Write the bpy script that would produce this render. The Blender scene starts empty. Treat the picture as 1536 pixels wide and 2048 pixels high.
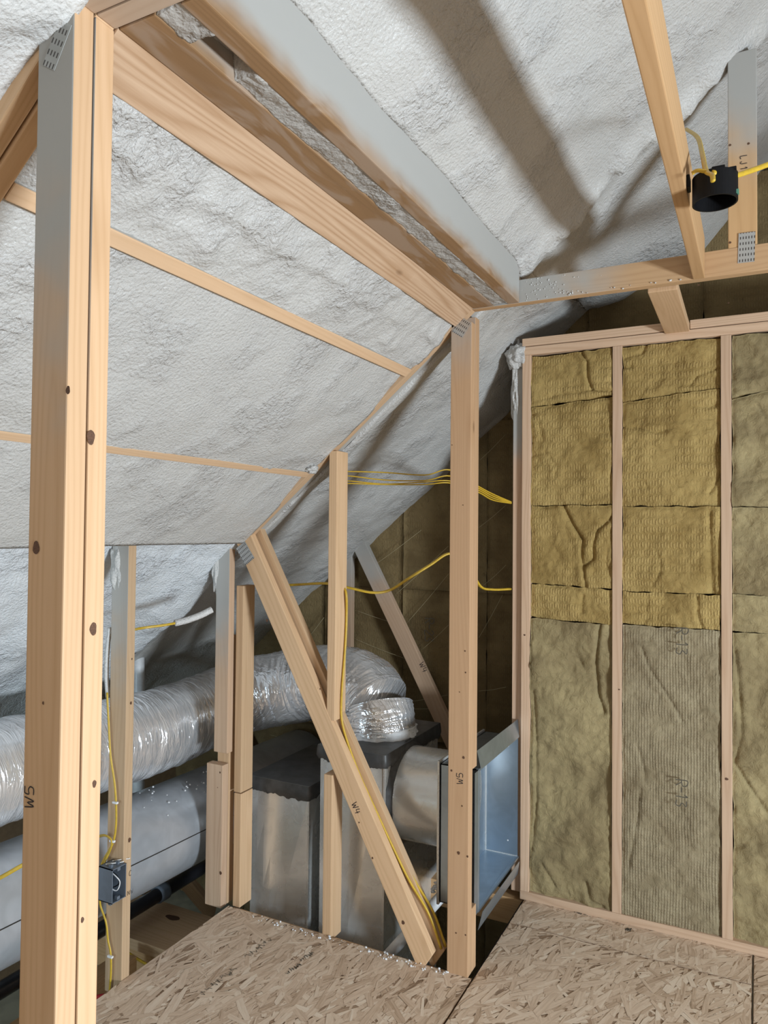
import bpy, bmesh, math, random
from mathutils import Vector, Matrix, noise
random.seed(7)
SC = bpy.context.scene
COL = SC.collection
H = 1.72                                   # eye height above the attic deck; all z below are relative to the eye

# ------------------------------------------------------------------ camera
F_PX, YAW, PITCH, ROLL = 1471.77, 0.470683, 0.02414, 0.008926
FW = Vector((-math.sin(YAW)*math.cos(PITCH), math.cos(YAW)*math.cos(PITCH), math.sin(PITCH)))
_r0 = Vector((math.cos(YAW), math.sin(YAW), 0)); _u0 = _r0.cross(FW)
RT = _r0*math.cos(ROLL) + _u0*math.sin(ROLL); UP = _u0*math.cos(ROLL) - _r0*math.sin(ROLL)
cam = bpy.data.cameras.new('camera'); cam_o = bpy.data.objects.new('camera', cam); COL.objects.link(cam_o)
cam.sensor_fit = 'AUTO'; cam.sensor_width = 36; cam.lens = F_PX/2048*36; cam.clip_start = 0.02
cam_o.matrix_world = Matrix(((RT.x, UP.x, -FW.x, 0), (RT.y, UP.y, -FW.y, 0), (RT.z, UP.z, -FW.z, H), (0, 0, 0, 1)))
SC.camera = cam_o

# ------------------------------------------------------------------ light
SC.view_settings.view_transform = 'Standard'; SC.view_settings.look = 'None'
SC.view_settings.gamma = 1; SC.view_settings.use_curve_mapping = False
SC.view_settings.exposure = 0.10
SC.cycles.max_bounces = 6; SC.cycles.diffuse_bounces = 3; SC.cycles.glossy_bounces = 3; SC.cycles.transmission_bounces = 1
wd = bpy.data.worlds.new('world'); SC.world = wd; wd.use_nodes = True
bg = wd.node_tree.nodes['Background']; bg.inputs[0].default_value = (0.80, 0.90, 1.0, 1); bg.inputs[1].default_value = 0.9
def area(name, loc, target, sx, sy, power, color):
    l = bpy.data.lights.new(name, 'AREA'); l.shape = 'RECTANGLE'; l.size = sx; l.size_y = sy
    l.energy = power; l.color = color
    o = bpy.data.objects.new(name, l); COL.objects.link(o)
    o.location = Vector(loc) + Vector((0, 0, H))
    d = Vector(target) - Vector(loc)
    o.rotation_euler = d.to_track_quat('-Z', 'Y').to_euler()
    return o
# daylight in the low kneewall window on the right, plus added fill lamps behind the camera
area('window_daylight', (2.86, 0.60, -0.80), (0, 0.60, -0.80), 0.85, 0.40, 235, (0.79, 0.905, 1.0))
area('eave_fill', (-2.85, -2.50, -1.45), (-2.75, 1.5, -1.35), 0.9, 1.1, 60, (0.62, 0.84, 1.0))  # unseen bluish lamp added to brighten the eave and below the deck
area('rear_fill', (1.2, -2.50, -0.35), (-0.6, 1.5, -0.2), 1.1, 1.2, 8, (1.0, 0.95, 0.88))  # weak warm fill added from the rear, no known source

# ------------------------------------------------------------------ helpers
W = {}
def ray(x, y): return FW*F_PX + RT*(x-768) - UP*(y-1024)
def pt(x, y, ax, c):                       # photo pixel -> point on a plane of the room (axis 0/1/2 = c)
    d = ray(x, y); return d*(c/d[ax])
def tag(o, label=None, cat=None, group=None, kind=None):
    if label: o['label'] = label
    if cat: o['category'] = cat
    if group: o['group'] = group
    if kind: o['kind'] = kind
    return o
def place(o, M, parent=None):
    W[o] = M; COL.objects.link(o)
    if parent is not None:
        o.parent = parent; o.matrix_basis = W[parent].inverted() @ M
    else:
        o.matrix_basis = M
    return o
def empty(name, loc, label=None, cat=None, group=None, kind=None):
    o = bpy.data.objects.new(name, None); o.empty_display_size = 0.05
    place(o, Matrix.Translation(Vector(loc)+Vector((0, 0, H))))
    return tag(o, label, cat, group, kind)
def mesh_obj(name, verts, faces, mat, parent=None, smooth=False, origin=None, mats=None, fmat=None):
    """verts are eye-relative world coordinates"""
    vs = [Vector(v) for v in verts]
    if origin is None:
        lo = Vector([min(v[i] for v in vs) for i in range(3)]); hi = Vector([max(v[i] for v in vs) for i in range(3)])
        origin = Vector(((lo.x+hi.x)/2, (lo.y+hi.y)/2, lo.z))
    me = bpy.data.meshes.new(name); me.from_pydata([v-origin for v in vs], [], faces)
    for m in (mats or [mat]): me.materials.append(m)
    if fmat:
        for p, k in zip(me.polygons, fmat): p.material_index = k
    if smooth:
        for p in me.polygons: p.use_smooth = True
    me.update()
    o = bpy.data.objects.new(name, me)
    return place(o, Matrix.Translation(origin+Vector((0, 0, H))), parent)
def bm_obj(name, bm, mat, parent=None, M=None, smooth=False):
    bmesh.ops.recalc_face_normals(bm, faces=bm.faces[:])
    me = bpy.data.meshes.new(name); bm.to_mesh(me); bm.free(); me.materials.append(mat)
    if smooth:
        for p in me.polygons: p.use_smooth = True
    o = bpy.data.objects.new(name, me)
    return place(o, M, parent)
def board(name, p0, p1, w, t, mat, parent=None, side=(0, 1, 0), c0=0.0, c1=0.0, d0=0.0, d1=0.0, bev=0.003):
    """lumber from p0 to p1 (centre line); side = direction of thickness t; c = end skew over width, d = over thickness"""
    p0, p1 = Vector(p0), Vector(p1); e1 = (p1-p0); L = e1.length; e1.normalize()
    e3 = Vector(side); e3 = (e3 - e1*e3.dot(e1)).normalized(); e2 = e3.cross(e1)
    bm = bmesh.new(); bmesh.ops.create_cube(bm, size=1)
    for v in bm.verts:
        y, z = v.co.y*w, v.co.z*t
        x = v.co.x*L + ((c0*y + d0*z) if v.co.x < 0 else (c1*y + d1*z))
        v.co = (x, y, z)
    if bev: bmesh.ops.bevel(bm, geom=bm.edges[:], offset=bev, segments=2, affect='EDGES', profile=0.6)
    c = (p0+p1)/2 + Vector((0, 0, H))
    M = Matrix(((e1.x, e2.x, e3.x, c.x), (e1.y, e2.y, e3.y, c.y), (e1.z, e2.z, e3.z, c.z), (0, 0, 0, 1)))
    return bm_obj(name, bm, mat, parent, M)
def box(name, x0, x1, y0, y1, z0, z1, mat, parent=None, bev=0.003):
    d = (x1-x0, y1-y0, z1-z0); c = Vector(((x0+x1)/2, (y0+y1)/2, (z0+z1)/2))
    k = max(range(3), key=lambda i: d[i]); e = Vector([1 if i == k else 0 for i in range(3)])*d[k]/2
    o = [i for i in range(3) if i != k]; s = o[0] if d[o[0]] < d[o[1]] else o[1]
    w = d[o[1]] if s == o[0] else d[o[0]]
    return board(name, c-e, c+e, w, d[s], mat, parent, side=[1 if i == s else 0 for i in range(3)], bev=bev)
def cr(points, n):                          # Catmull-Rom
    P = [Vector(p) for p in points]; P = [P[0]*2-P[1]] + P + [P[-1]*2-P[-2]]; out = []
    for i in range(1, len(P)-2):
        for k in range(n):
            t = k/n; a, b, c, d = P[i-1:i+3]
            out.append(0.5*((2*b) + (c-a)*t + (2*a-5*b+4*c-d)*t*t + (3*b-a-3*c+d)*t**3))
    out.append(P[-2]); return out
def sweep(pts, rx, ry=None, seg=8, disp=None, up=(0, 0, 1), caps=True):
    ry = ry or rx; vs, fs = [], []
    n = len(pts); prev = Vector(up)
    for i, p in enumerate(pts):
        t = (pts[min(i+1, n-1)]-pts[max(i-1, 0)]).normalized()
        a = prev - t*prev.dot(t)
        if a.length < 1e-4: a = Vector((1, 0, 0)) - t*t.x
        a.normalize(); b = t.cross(a); prev = a
        r1 = rx(i/(n-1)) if callable(rx) else rx; r2 = ry(i/(n-1)) if callable(ry) else ry
        for k in range(seg):
            th = 2*math.pi*k/seg; q = a*math.cos(th)*r2 + b*math.sin(th)*r1
            if disp: q = q*(1+disp(p+q, i/(n-1), th))
            vs.append(p+q)
    for i in range(n-1):
        for k in range(seg):
            fs.append((i*seg+k, i*seg+(k+1) % seg, (i+1)*seg+(k+1) % seg, (i+1)*seg+k))
    if caps:
        fs.append(tuple(range(seg))[::-1]); fs.append(tuple((n-1)*seg+k for k in range(seg)))
    return vs, fs
def tube(name, points, r, mat, parent=None, n=10, seg=8, ry=None, up=(0, 0, 1), disp=None, straight=False, caps=True):
    P = [Vector(p) for p in points] if straight else cr(points, n)
    v, f = sweep(P, r, ry, seg, disp, up, caps)
    return mesh_obj(name, v, f, mat, parent, smooth=True)
def fr(p, o=4): return noise.fractal(Vector(p), 0.9, 2.1, o)
def sm(a, b, x):
    t = max(0.0, min(1.0, (x-a)/(b-a))); return t*t*(3-2*t)

# ------------------------------------------------------------------ materials
class NT:
    def __init__(s, name):
        s.m = bpy.data.materials.new(name); s.m.use_nodes = True; s.t = s.m.node_tree
        s.b = s.t.nodes['Principled BSDF']
    def n(s, typ, **kw):
        o = s.t.nodes.new(typ)
        for k, v in kw.items():
            if k.startswith('i_'):
                key = k[2:]; key = int(key) if key.isdigit() else key.replace('_', ' ')
                s.set(o.inputs[key], v)
            else: setattr(o, k, v)
        return o
    def set(s, inp, v):
        if isinstance(v, bpy.types.NodeSocket): s.t.links.new(v, inp)
        elif isinstance(v, bpy.types.Node): s.t.links.new(v.outputs[0], inp)
        else:
            if isinstance(v, (tuple, list)) and len(v) == 3 and inp.type == 'RGBA': v = (*v, 1)
            inp.default_value = v
    def math(s, op, a, b=0.0, c=0.0, clamp=False):
        o = s.t.nodes.new('ShaderNodeMath'); o.operation = op; o.use_clamp = clamp
        s.set(o.inputs[0], a); s.set(o.inputs[1], b); s.set(o.inputs[2], c); return o.outputs[0]
    def mix(s, f, a, b, mode='MIX'):
        o = s.t.nodes.new('ShaderNodeMix'); o.data_type = 'RGBA'; o.blend_type = mode
        s.set(o.inputs[0], f); s.set(o.inputs[6], a); s.set(o.inputs[7], b); return o.outputs[2]
    def ramp(s, f, *stops):
        o = s.t.nodes.new('ShaderNodeValToRGB'); e = o.color_ramp.elements
        while len(e) < len(stops): e.new(0.5)
        for q, (p, c) in zip(e, stops):
            q.position = p; q.color = (c, c, c, 1) if isinstance(c, (int, float)) else (*c, 1)
        s.set(o.inputs[0], f); return o.outputs[0]
    def rng(s, v, a, b, c=0.0, d=1.0):
        o = s.t.nodes.new('ShaderNodeMapRange'); o.interpolation_type = 'SMOOTHSTEP'
        s.set(o.inputs[0], v); s.set(o.inputs[1], a); s.set(o.inputs[2], b); s.set(o.inputs[3], c); s.set(o.inputs[4], d)
        return o.outputs[0]
    def coord(s, kind='Object', scale=(1, 1, 1), loc=(0, 0, 0), rot=(0, 0, 0), rnd=0):
        tc = s.n('ShaderNodeTexCoord').outputs[kind]
        if rnd:
            oi = s.n('ShaderNodeObjectInfo'); k = s.math('MULTIPLY', oi.outputs['Random'], rnd)
            add = s.n('ShaderNodeVectorMath', operation='ADD'); s.set(add.inputs[0], tc); s.set(add.inputs[1], k); tc = add.outputs[0]
        mp = s.n('ShaderNodeMapping'); s.set(mp.inputs[0], tc)
        mp.inputs['Scale'].default_value = scale; mp.inputs['Location'].default_value = loc; mp.inputs['Rotation'].default_value = rot
        return mp.outputs[0]
    def noise(s, vec, scale=5, detail=4, rough=0.55, dist=0.0):
        o = s.n('ShaderNodeTexNoise'); s.set(o.inputs['Vector'], vec)
        o.inputs['Scale'].default_value = scale; o.inputs['Detail'].default_value = detail
        o.inputs['Roughness'].default_value = rough; o.inputs['Distortion'].default_value = dist
        return o.outputs[0]
    def bump(s, h, strength=0.3, dist=0.01, normal=None):
        o = s.n('ShaderNodeBump'); s.set(o.inputs['Height'], h)
        o.inputs['Strength'].default_value = strength; o.inputs['Distance'].default_value = dist
        if normal: s.set(o.inputs['Normal'], normal)
        return o.outputs[0]
    def out(s, color=None, rough=None, normal=None, **kw):
        if color is not None: s.set(s.b.inputs['Base Color'], color)
        if rough is not None: s.set(s.b.inputs['Roughness'], rough)
        if normal is not None: s.set(s.b.inputs['Normal'], normal)
        for k, v in kw.items(): s.set(s.b.inputs[k.replace('_', ' ')], v)
        return s.m
FOAMC = (0.53, 0.515, 0.49)
def wood(name, base, dark, contrast=0.5, sprays=(), knots=0.5, smear=None):
    """grain along local x; sprays: (axis vec, a, b, normal vec or None, strength) grey foam overspray in room coordinates"""
    s = NT(name)
    c1 = s.coord(scale=(0.50, 7, 7), rnd=37)
    n1 = s.noise(c1, 1.7, 1, 0.5)
    sy = s.n('ShaderNodeSeparateXYZ'); s.set(sy.inputs[0], s.coord(rnd=3.0))
    rings = s.math('PINGPONG', s.math('ADD', s.math('MULTIPLY', n1, 15.0), s.math('MULTIPLY', s.math('ADD', sy.outputs[1], sy.outputs[2]), 95.0)), 1.0)
    fine = s.noise(s.coord(scale=(3.0, 70, 70), rnd=91), 3.0, 2, 0.6)
    g = s.math('ADD', s.math('MULTIPLY', s.math('POWER', rings, 2.0), 0.55), s.math('MULTIPLY', fine, 0.6))
    col = s.mix(s.math('MULTIPLY', g, contrast, clamp=True), base, dark)
    oi = s.n('ShaderNodeObjectInfo')
    hs = s.n('ShaderNodeHueSaturation'); s.set(hs.inputs['Color'], col)
    s.set(hs.inputs['Value'], s.math('ADD', s.math('MULTIPLY', oi.outputs['Random'], 0.22), 0.89)); col = hs.outputs[0]
    if knots:
        vo = s.n('ShaderNodeTexVoronoi', feature='F1'); s.set(vo.inputs['Vector'], s.coord(scale=(3.2, 8, 8), rnd=53)); vo.inputs['Scale'].default_value = 1.0
        sep = s.n('ShaderNodeSeparateColor'); s.set(sep.inputs[0], vo.outputs['Color'])
        gate = s.math('GREATER_THAN', sep.outputs[0], 1-knots)
        k = s.math('MULTIPLY', s.rng(vo.outputs['Distance'], 0.13, 0.06), gate)
        col = s.mix(s.math('MULTIPLY', k, 0.9), col, (0.10, 0.05, 0.025))
        k2 = s.math('MULTIPLY', s.rng(vo.outputs['Distance'], 0.42, 0.10), gate)
        col = s.mix(s.math('MULTIPLY', k2, 0.35), col, dark)
    if smear:
        nz = s.noise(s.coord(scale=(2.5, 9, 9), rnd=17), 1.5, 3, 0.6, 0.8)
        col = s.mix(s.rng(nz, 0.46, 0.60), col, smear)
    rough = 0.62
    if sprays:
        geo = s.n('ShaderNodeNewGeometry')
        tot = None
        for ax, a, b, nrm, st in sprays:
            d = s.n('ShaderNodeVectorMath', operation='DOT_PRODUCT'); s.set(d.inputs[0], geo.outputs['Position']); d.inputs[1].default_value = ax
            nz = s.math('MULTIPLY', s.math('SUBTRACT', s.noise(geo.outputs['Position'], 6, 2, 0.65), 0.5), abs(b-a)*0.9)
            f = s.rng(s.math('ADD', d.outputs['Value'], nz), a, b, 0.0, st)
            if nrm:
                dn = s.n('ShaderNodeVectorMath', operation='DOT_PRODUCT'); s.set(dn.inputs[0], geo.outputs['Normal']); dn.inputs[1].default_value = nrm
                f = s.math('MULTIPLY', f, s.rng(dn.outputs['Value'], 0.4, 0.7))
            tot = f if tot is None else s.math('MAXIMUM', tot, f)
        col = s.mix(tot, col, (0.40, 0.395, 0.375))
    return s.out(col, rough, None, Specular_IOR_Level=0.3)
ZS = lambda z: z+H
def plain_(name, col):
    s = NT(name); return s.out(s.mix(s.rng(s.noise(s.coord(), 300, 2), 0.3, 0.7), col, tuple(x*1.9 for x in col)), 0.7)
M_WOOD = wood('lumber_spruce', (0.67, 0.455, 0.275), (0.46, 0.265, 0.13), 0.55, knots=0.30)
M_COLLAR = wood('lumber_collar_dusty', (0.50, 0.38, 0.285), (0.40, 0.28, 0.19), 0.5, knots=0)
M_KNOT = plain_('knot_wood', (0.075, 0.035, 0.018))
M_POST = wood('lumber_near_post', (0.64, 0.42, 0.25), (0.45, 0.25, 0.115), 0.5, sprays=[((0, 0, 1), ZS(0.05), ZS(0.62), (0, -1, 0), 0.97)], knots=0.16)
M_POST2 = wood('lumber_middle_post', (0.55, 0.345, 0.20), (0.40, 0.225, 0.11), 0.45, sprays=[((0, 0, 1), ZS(0.58), ZS(0.85), (0, -1, 0), 0.55)], knots=0.45)
M_PINK = wood('lumber_fir_stud', (0.66, 0.47, 0.325), (0.46, 0.28, 0.17), 0.7, knots=0.12)
M_PINKS = wood('lumber_fir_sprayed', (0.60, 0.42, 0.30), (0.42, 0.25, 0.15), 0.6, sprays=[((0, 0, 1), ZS(0.22), ZS(0.50), None, 1.0)], knots=0.15)
M_ORANGE = wood('lumber_collar', (0.60, 0.37, 0.19), (0.43, 0.24, 0.10), 0.6, knots=0.3)
M_ORANGES = wood('lumber_collar_sprayed', (0.56, 0.36, 0.20), (0.40, 0.23, 0.11), 0.6, sprays=[((-1, 0, 0), 0.30, 0.72, (0, -1, 0), 0.97)], knots=0.3)
M_WEB = wood('lumber_web_sprayed', (0.58, 0.36, 0.18), (0.42, 0.24, 0.10), 0.5, sprays=[((0.7, 0, 1), ZS(1.14), ZS(1.42), None, 1.0)], knots=0.3)
M_STRAP = wood('lumber_strap', (0.66, 0.45, 0.28), (0.50, 0.30, 0.16), 0.5, sprays=[((0, 0, 1), ZS(-10), ZS(-9), (0, 0, 1), 1.0)], knots=0.2)
M_PLANK = wood('lumber_plank', (0.66, 0.46, 0.31), (0.40, 0.23, 0.12), 0.95, knots=0.25)
M_LVL = wood('veneer_beam', (0.30, 0.175, 0.085), (0.20, 0.11, 0.05), 0.6, knots=0, smear=(0.36, 0.25, 0.17),
             sprays=[((0, 0, 1), ZS(0.860), ZS(0.93), (1, 0, 0), 0.97)])
M_LEFTP = wood('lumber_kneewall_sprayed', (0.58, 0.40, 0.27), (0.42, 0.26, 0.15), 0.5, sprays=[((0, 0, 1), ZS(-0.72), ZS(-0.28), (0, -1, 0), 0.95)], knots=0.2)
M_STUDK = wood('lumber_kneewall_stud', (0.60, 0.42, 0.26), (0.43, 0.27, 0.15), 0.5, sprays=[((0, 0, 1), ZS(-0.75), ZS(-0.30), (0, -1, 0), 0.9)], knots=0.25)
M_GREYW = wood('lumber_grey_sprayed', (0.55, 0.40, 0.28), (0.40, 0.25, 0.15), 0.5, sprays=[((0, 0, 1), ZS(-9), ZS(-8), None, 0.9)], knots=0.1)
M_GABW = wood('lumber_gable_web', (0.54, 0.37, 0.25), (0.40, 0.25, 0.15), 0.5, sprays=[((0, 0, 1), ZS(-0.50), ZS(-0.12), None, 0.95)], knots=0.25)

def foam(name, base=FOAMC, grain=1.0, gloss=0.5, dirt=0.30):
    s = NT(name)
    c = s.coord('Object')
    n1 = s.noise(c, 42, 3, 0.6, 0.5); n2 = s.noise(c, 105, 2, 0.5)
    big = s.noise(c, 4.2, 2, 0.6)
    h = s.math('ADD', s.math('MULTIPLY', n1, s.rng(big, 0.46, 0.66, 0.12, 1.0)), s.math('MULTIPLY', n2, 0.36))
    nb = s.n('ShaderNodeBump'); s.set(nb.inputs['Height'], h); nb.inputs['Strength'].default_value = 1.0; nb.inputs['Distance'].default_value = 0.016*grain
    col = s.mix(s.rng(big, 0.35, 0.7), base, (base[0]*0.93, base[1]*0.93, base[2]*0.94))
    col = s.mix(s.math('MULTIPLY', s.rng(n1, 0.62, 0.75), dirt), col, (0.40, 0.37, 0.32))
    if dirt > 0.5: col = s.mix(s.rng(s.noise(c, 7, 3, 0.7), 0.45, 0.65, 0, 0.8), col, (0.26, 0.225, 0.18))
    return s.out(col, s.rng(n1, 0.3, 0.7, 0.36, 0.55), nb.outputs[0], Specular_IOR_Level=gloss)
M_FOAMD = foam('spray_foam_grimy', (0.50, 0.48, 0.45), 0.7, 0.3, 0.6)
M_FOAM = foam('spray_foam')
M_FOAMR = foam('spray_foam_rough', (0.66, 0.68, 0.695), 1.5, 0.6)
M_FOAMW = foam('spray_foam_white', (0.62, 0.61, 0.59), 0.9, 0.3)
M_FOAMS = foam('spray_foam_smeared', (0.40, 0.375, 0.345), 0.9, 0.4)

def osb(name):
    s = NT(name)
    at = s.n('ShaderNodeAttribute', attribute_name='tone')
    c = s.n('ShaderNodeAttribute', attribute_name='grain')
    f = s.noise(c.outputs['Vector'], 1.0, 3, 0.65)
    t = s.math('ADD', at.outputs['Fac'], s.math('MULTIPLY', s.math('SUBTRACT', f, 0.5), 0.9))
    col = s.ramp(t, (0.05, (0.24, 0.15, 0.09)), (0.28, (0.55, 0.395, 0.275)), (0.60, (0.735, 0.565, 0.42)), (0.97, (0.86, 0.72, 0.57)))
    return s.out(col, 0.6, None, Specular_IOR_Level=0.3)
M_OSB = osb('wood_strands')

def wool(name, base, dark, ridge=0.6, fine=False, flat=0.0):
    s = NT(name); c = s.coord('Object', rnd=11)
    sep = s.n('ShaderNodeSeparateXYZ'); s.set(sep.inputs[0], s.n('ShaderNodeTexCoord').outputs['Object'])
    lo0 = s.noise(c, 6, 2); wx = s.math('MULTIPLY', s.math('SUBTRACT', lo0, 0.5), 0.016)
    xx = s.math('ADD', sep.outputs[0], wx); zz = s.math('ADD', sep.outputs[2], wx)
    col_i = s.math('MULTIPLY', xx, 1/0.0118)
    a = s.math('SINE', s.math('MULTIPLY', col_i, 2*math.pi))
    if fine: rowm = s.rng(s.math('SINE', s.math('MULTIPLY', zz, 2*math.pi/0.012)), -0.9, 0.4, 0.55, 1.0)
    else:
        par = s.math('MULTIPLY', s.math('FLOOR', s.math('MODULO', s.math('ADD', col_i, 100.25), 2.0)), 0.5)
        rowm = s.rng(s.math('SINE', s.math('MULTIPLY', s.math('ADD', s.math('MULTIPLY', zz, 1/0.034), s.math('MULTIPLY', par, 0.35)), 2*math.pi)), -0.75, 0.1)
    dash = s.math('MULTIPLY', s.rng(a, -0.3, 0.7), rowm)
    mask = s.rng(lo0, 0.38, 0.56)
    if flat: mask = s.math('MULTIPLY', mask, 1-flat)
    dash = s.math('MULTIPLY', dash, s.math('MULTIPLY', mask, ridge))
    f1 = s.noise(c, 34, 5, 0.75, 0.8); lo = s.noise(c, 5, 2, 0.6)
    col = s.mix(s.rng(lo, 0.3, 0.75), base, dark)
    col = s.mix(s.math('MULTIPLY', s.rng(f1, 0.5, 0.75), 0.55), col, dark)
    col = s.mix(s.math('MULTIPLY', dash, 0.42), col, (min(1, base[0]*1.55), min(1, base[1]*1.55), min(1, base[2]*1.7)))
    col = s.mix(s.math('MULTIPLY', s.rng(f1, 0.62, 0.78), 0.7), col, (dark[0]*0.4, dark[1]*0.4, dark[2]*0.4))
    h = s.math('ADD', s.math('MULTIPLY', dash, 0.5), s.math('MULTIPLY', f1, 1.2))
    return s.out(col, 0.95, s.bump(h, 0.8, 0.009), Specular_IOR_Level=0.1)
M_WOOLG = wool('mineral_wool_gold', (0.43, 0.305, 0.118), (0.29, 0.195, 0.068), 0.85)
M_WOOLP = wool('mineral_wool_plain', (0.37, 0.295, 0.155), (0.235, 0.18, 0.095), 0.5, flat=0.95)
M_WOOLR = wool('mineral_wool_ridged', (0.34, 0.28, 0.175), (0.235, 0.185, 0.11), 0.95, fine=True)
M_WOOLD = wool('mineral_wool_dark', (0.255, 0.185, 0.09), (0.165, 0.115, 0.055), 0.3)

def metal(name, base=(0.80, 0.80, 0.78), rough=0.27, spangle=0.12, met=0.55):
    s = NT(name); c = s.coord('Object')
    n = s.noise(c, 9, 2, 0.6, 1.0)
    r = s.math('ADD', s.math('MULTIPLY', n, spangle), rough-spangle/2)
    col = s.mix(s.rng(n, 0.3, 0.7), base, tuple(x*0.86 for x in base))
    return s.out(col, r, None, Metallic=met)
M_GALV = metal('galvanized_sheet')
M_GALVB = metal('galvanized_box', (0.46, 0.55, 0.64), 0.33, 0.08, 0.88)
M_GREYD = metal('grey_duct', (0.52, 0.55, 0.59), 0.32, 0.05, 0.45)
M_PLATE_ = None
def foil():
    s = NT('foil_jacket'); c = s.coord('Object')
    n = s.noise(s.coord('Object', scale=(7, 38, 7)), 1.0, 3, 0.65, 0.8)
    return s.out((0.88, 0.885, 0.90), 0.17, s.bump(n, 0.55, 0.02), Metallic=0.66)
M_FOIL = foil()
def plain(name, col, rough=0.6, metallic=0.0, nscale=30, amt=0.15, bump=0.15):
    s = NT(name); c = s.coord('Object'); n = s.noise(c, nscale, 2, 0.6)
    k = s.mix(s.rng(n, 0.3, 0.7), col, tuple(x*(1-amt) for x in col))
    return s.out(k, rough, s.bump(n, bump, 0.003) if bump > 0.25 else None, Metallic=metallic)
M_OSBC = plain('strand_board_core', (0.42, 0.28, 0.18), 0.8, 0, 25, 0.3, 0.3)
M_MASTIC = plain('grey_mastic', (0.085, 0.085, 0.085), 0.45, 0, 18, 0.4, 0.7)
M_LIDTOP = plain('dull_sheet_top', (0.16, 0.165, 0.17), 0.5, 0.6, 12, 0.25, 0.1)
M_YEL = plain('yellow_cable_sheath', (0.62, 0.40, 0.035), 0.4, 0, 60, 0.15, 0.05)
M_WHITE = plain('white_plastic', (0.78, 0.79, 0.80), 0.35)
M_BLACK = plain('black_plastic', (0.006, 0.006, 0.007), 0.5, 0, 50, 0.2, 0.1); M_BLACK.node_tree.nodes['Principled BSDF'].inputs['Specular IOR Level'].default_value = 0.2
M_BPIPE = plain('black_pipe', (0.02, 0.02, 0.024), 0.30, 0, 30, 0.2, 0.05)
M_EBOX = plain('blue_grey_plastic', (0.13, 0.155, 0.19), 0.5, 0, 40, 0.1, 0.05)
M_INK = plain('marker_ink', (0.02, 0.018, 0.022), 0.6)
M_INKB = plain('faded_print', (0.10, 0.085, 0.06), 0.8)
M_TWINE = plain('pale_twine', (0.50, 0.42, 0.25), 0.8)
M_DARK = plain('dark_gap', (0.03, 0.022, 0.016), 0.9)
M_RED = plain('red_pipe', (0.55, 0.03, 0.04), 0.4)
M_CREAM = plain('cream_insulation', (0.62, 0.60, 0.46), 0.9, 0, 8, 0.25, 0.6)
M_FLUFF = plain('white_fibre', (0.82, 0.83, 0.84), 0.9, 0, 35, 0.12, 1.0)
M_DECK = plain('roof_sheathing', (0.40, 0.28, 0.17), 0.8)
def truss_plate(name, c0):
    s = NT(name); c = s.coord('Object')
    sep = s.n('ShaderNodeSeparateXYZ'); s.set(sep.inputs[0], c)
    a = s.math('SINE', s.math('MULTIPLY', sep.outputs[1], 2*math.pi/0.0085)); b = s.math('SINE', s.math('MULTIPLY', sep.outputs[0], 2*math.pi/0.019))
    slot = s.math('MULTIPLY', s.rng(a, 0.1, 0.5), s.rng(b, -0.1, 0.3))
    col = s.mix(slot, c0, (0.06, 0.05, 0.045))
    return s.out(col, 0.45, s.bump(slot, -0.5, 0.002), Metallic=s.math('SUBTRACT', 0.75, s.math('MULTIPLY', slot, 0.7)))
M_PLATE = truss_plate('toothed_steel_plate', (0.55, 0.55, 0.54)); M_PLATEG = truss_plate('foam_dusted_plate', (0.42, 0.42, 0.40))

# ------------------------------------------------------------------ handwriting
GL = {'W': [[(0, 1), (.25, 0), (.5, .7), (.75, 0), (1, 1)]], '5': [[(.8, 1), (.15, 1), (.1, .55), (.5, .62), (.85, .4), (.7, .05), (.1, .05)]],
      '4': [[(.2, 1), (.1, .4), (.85, .45)], [(.65, .85), (.6, 0)]], 'L': [[(.15, 1), (.15, 0), (.75, .05)]], 'J': [[(.6, 1), (.6, .15), (.3, 0), (.05, .2)]],
      '1': [[(.2, .75), (.45, 1), (.45, 0)]], 'R': [[(.1, 0), (.1, 1), (.7, .95), (.75, .6), (.1, .5)], [(.35, .5), (.8, 0)]], '-': [[(.15, .5), (.75, .5)]],
      '3': [[(.1, .95), (.75, .9), (.35, .55), (.8, .35), (.6, .02), (.05, .1)]], '2': [[(.1, .8), (.45, 1), (.75, .75), (.1, 0), (.8, 0)]],
      'C': [[(.8, .9), (.4, 1), (.1, .6), (.2, .1), (.8, .1)]], 'N': [[(.1, 0), (.1, 1), (.8, 0), (.8, 1)]]}
def ribbon(lines, width, name, mat, parent, off):
    vs, fs = [], []
    nrm = off.normalized()
    for ln in lines:
        P = cr(ln, 4) if len(ln) > 2 else [Vector(p) for p in ln]
        b = len(vs)
        for i, p in enumerate(P):
            t = (P[min(i+1, len(P)-1)]-P[max(i-1, 0)]).normalized(); sd = nrm.cross(t)*width/2
            vs += [p+sd+off, p-sd+off]
        for i in range(len(P)-1): fs.append((b+2*i, b+2*i+1, b+2*i+3, b+2*i+2))
    return mesh_obj(name, vs, fs, mat, parent)
def write(text, o, er, eu, size, width, parent, mat=None, adv=0.95, name='marking'):
    o, er, eu = Vector(o), Vector(er).normalized(), Vector(eu).normalized(); n = er.cross(eu)*0.0008; L = []
    for i, ch in enumerate(text):
        for st in GL.get(ch, []): L.append([o + er*size*(i*adv+x*0.75) + eu*size*y for x, y in st])
    return ribbon(L, width, name, mat or M_INK, parent, n)

# ================================================================== SETTING
S = 0.845; C0 = 1.715                       # underside of the roof slope: z = S*x + C0
def slope(x): return S*x + C0
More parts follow.
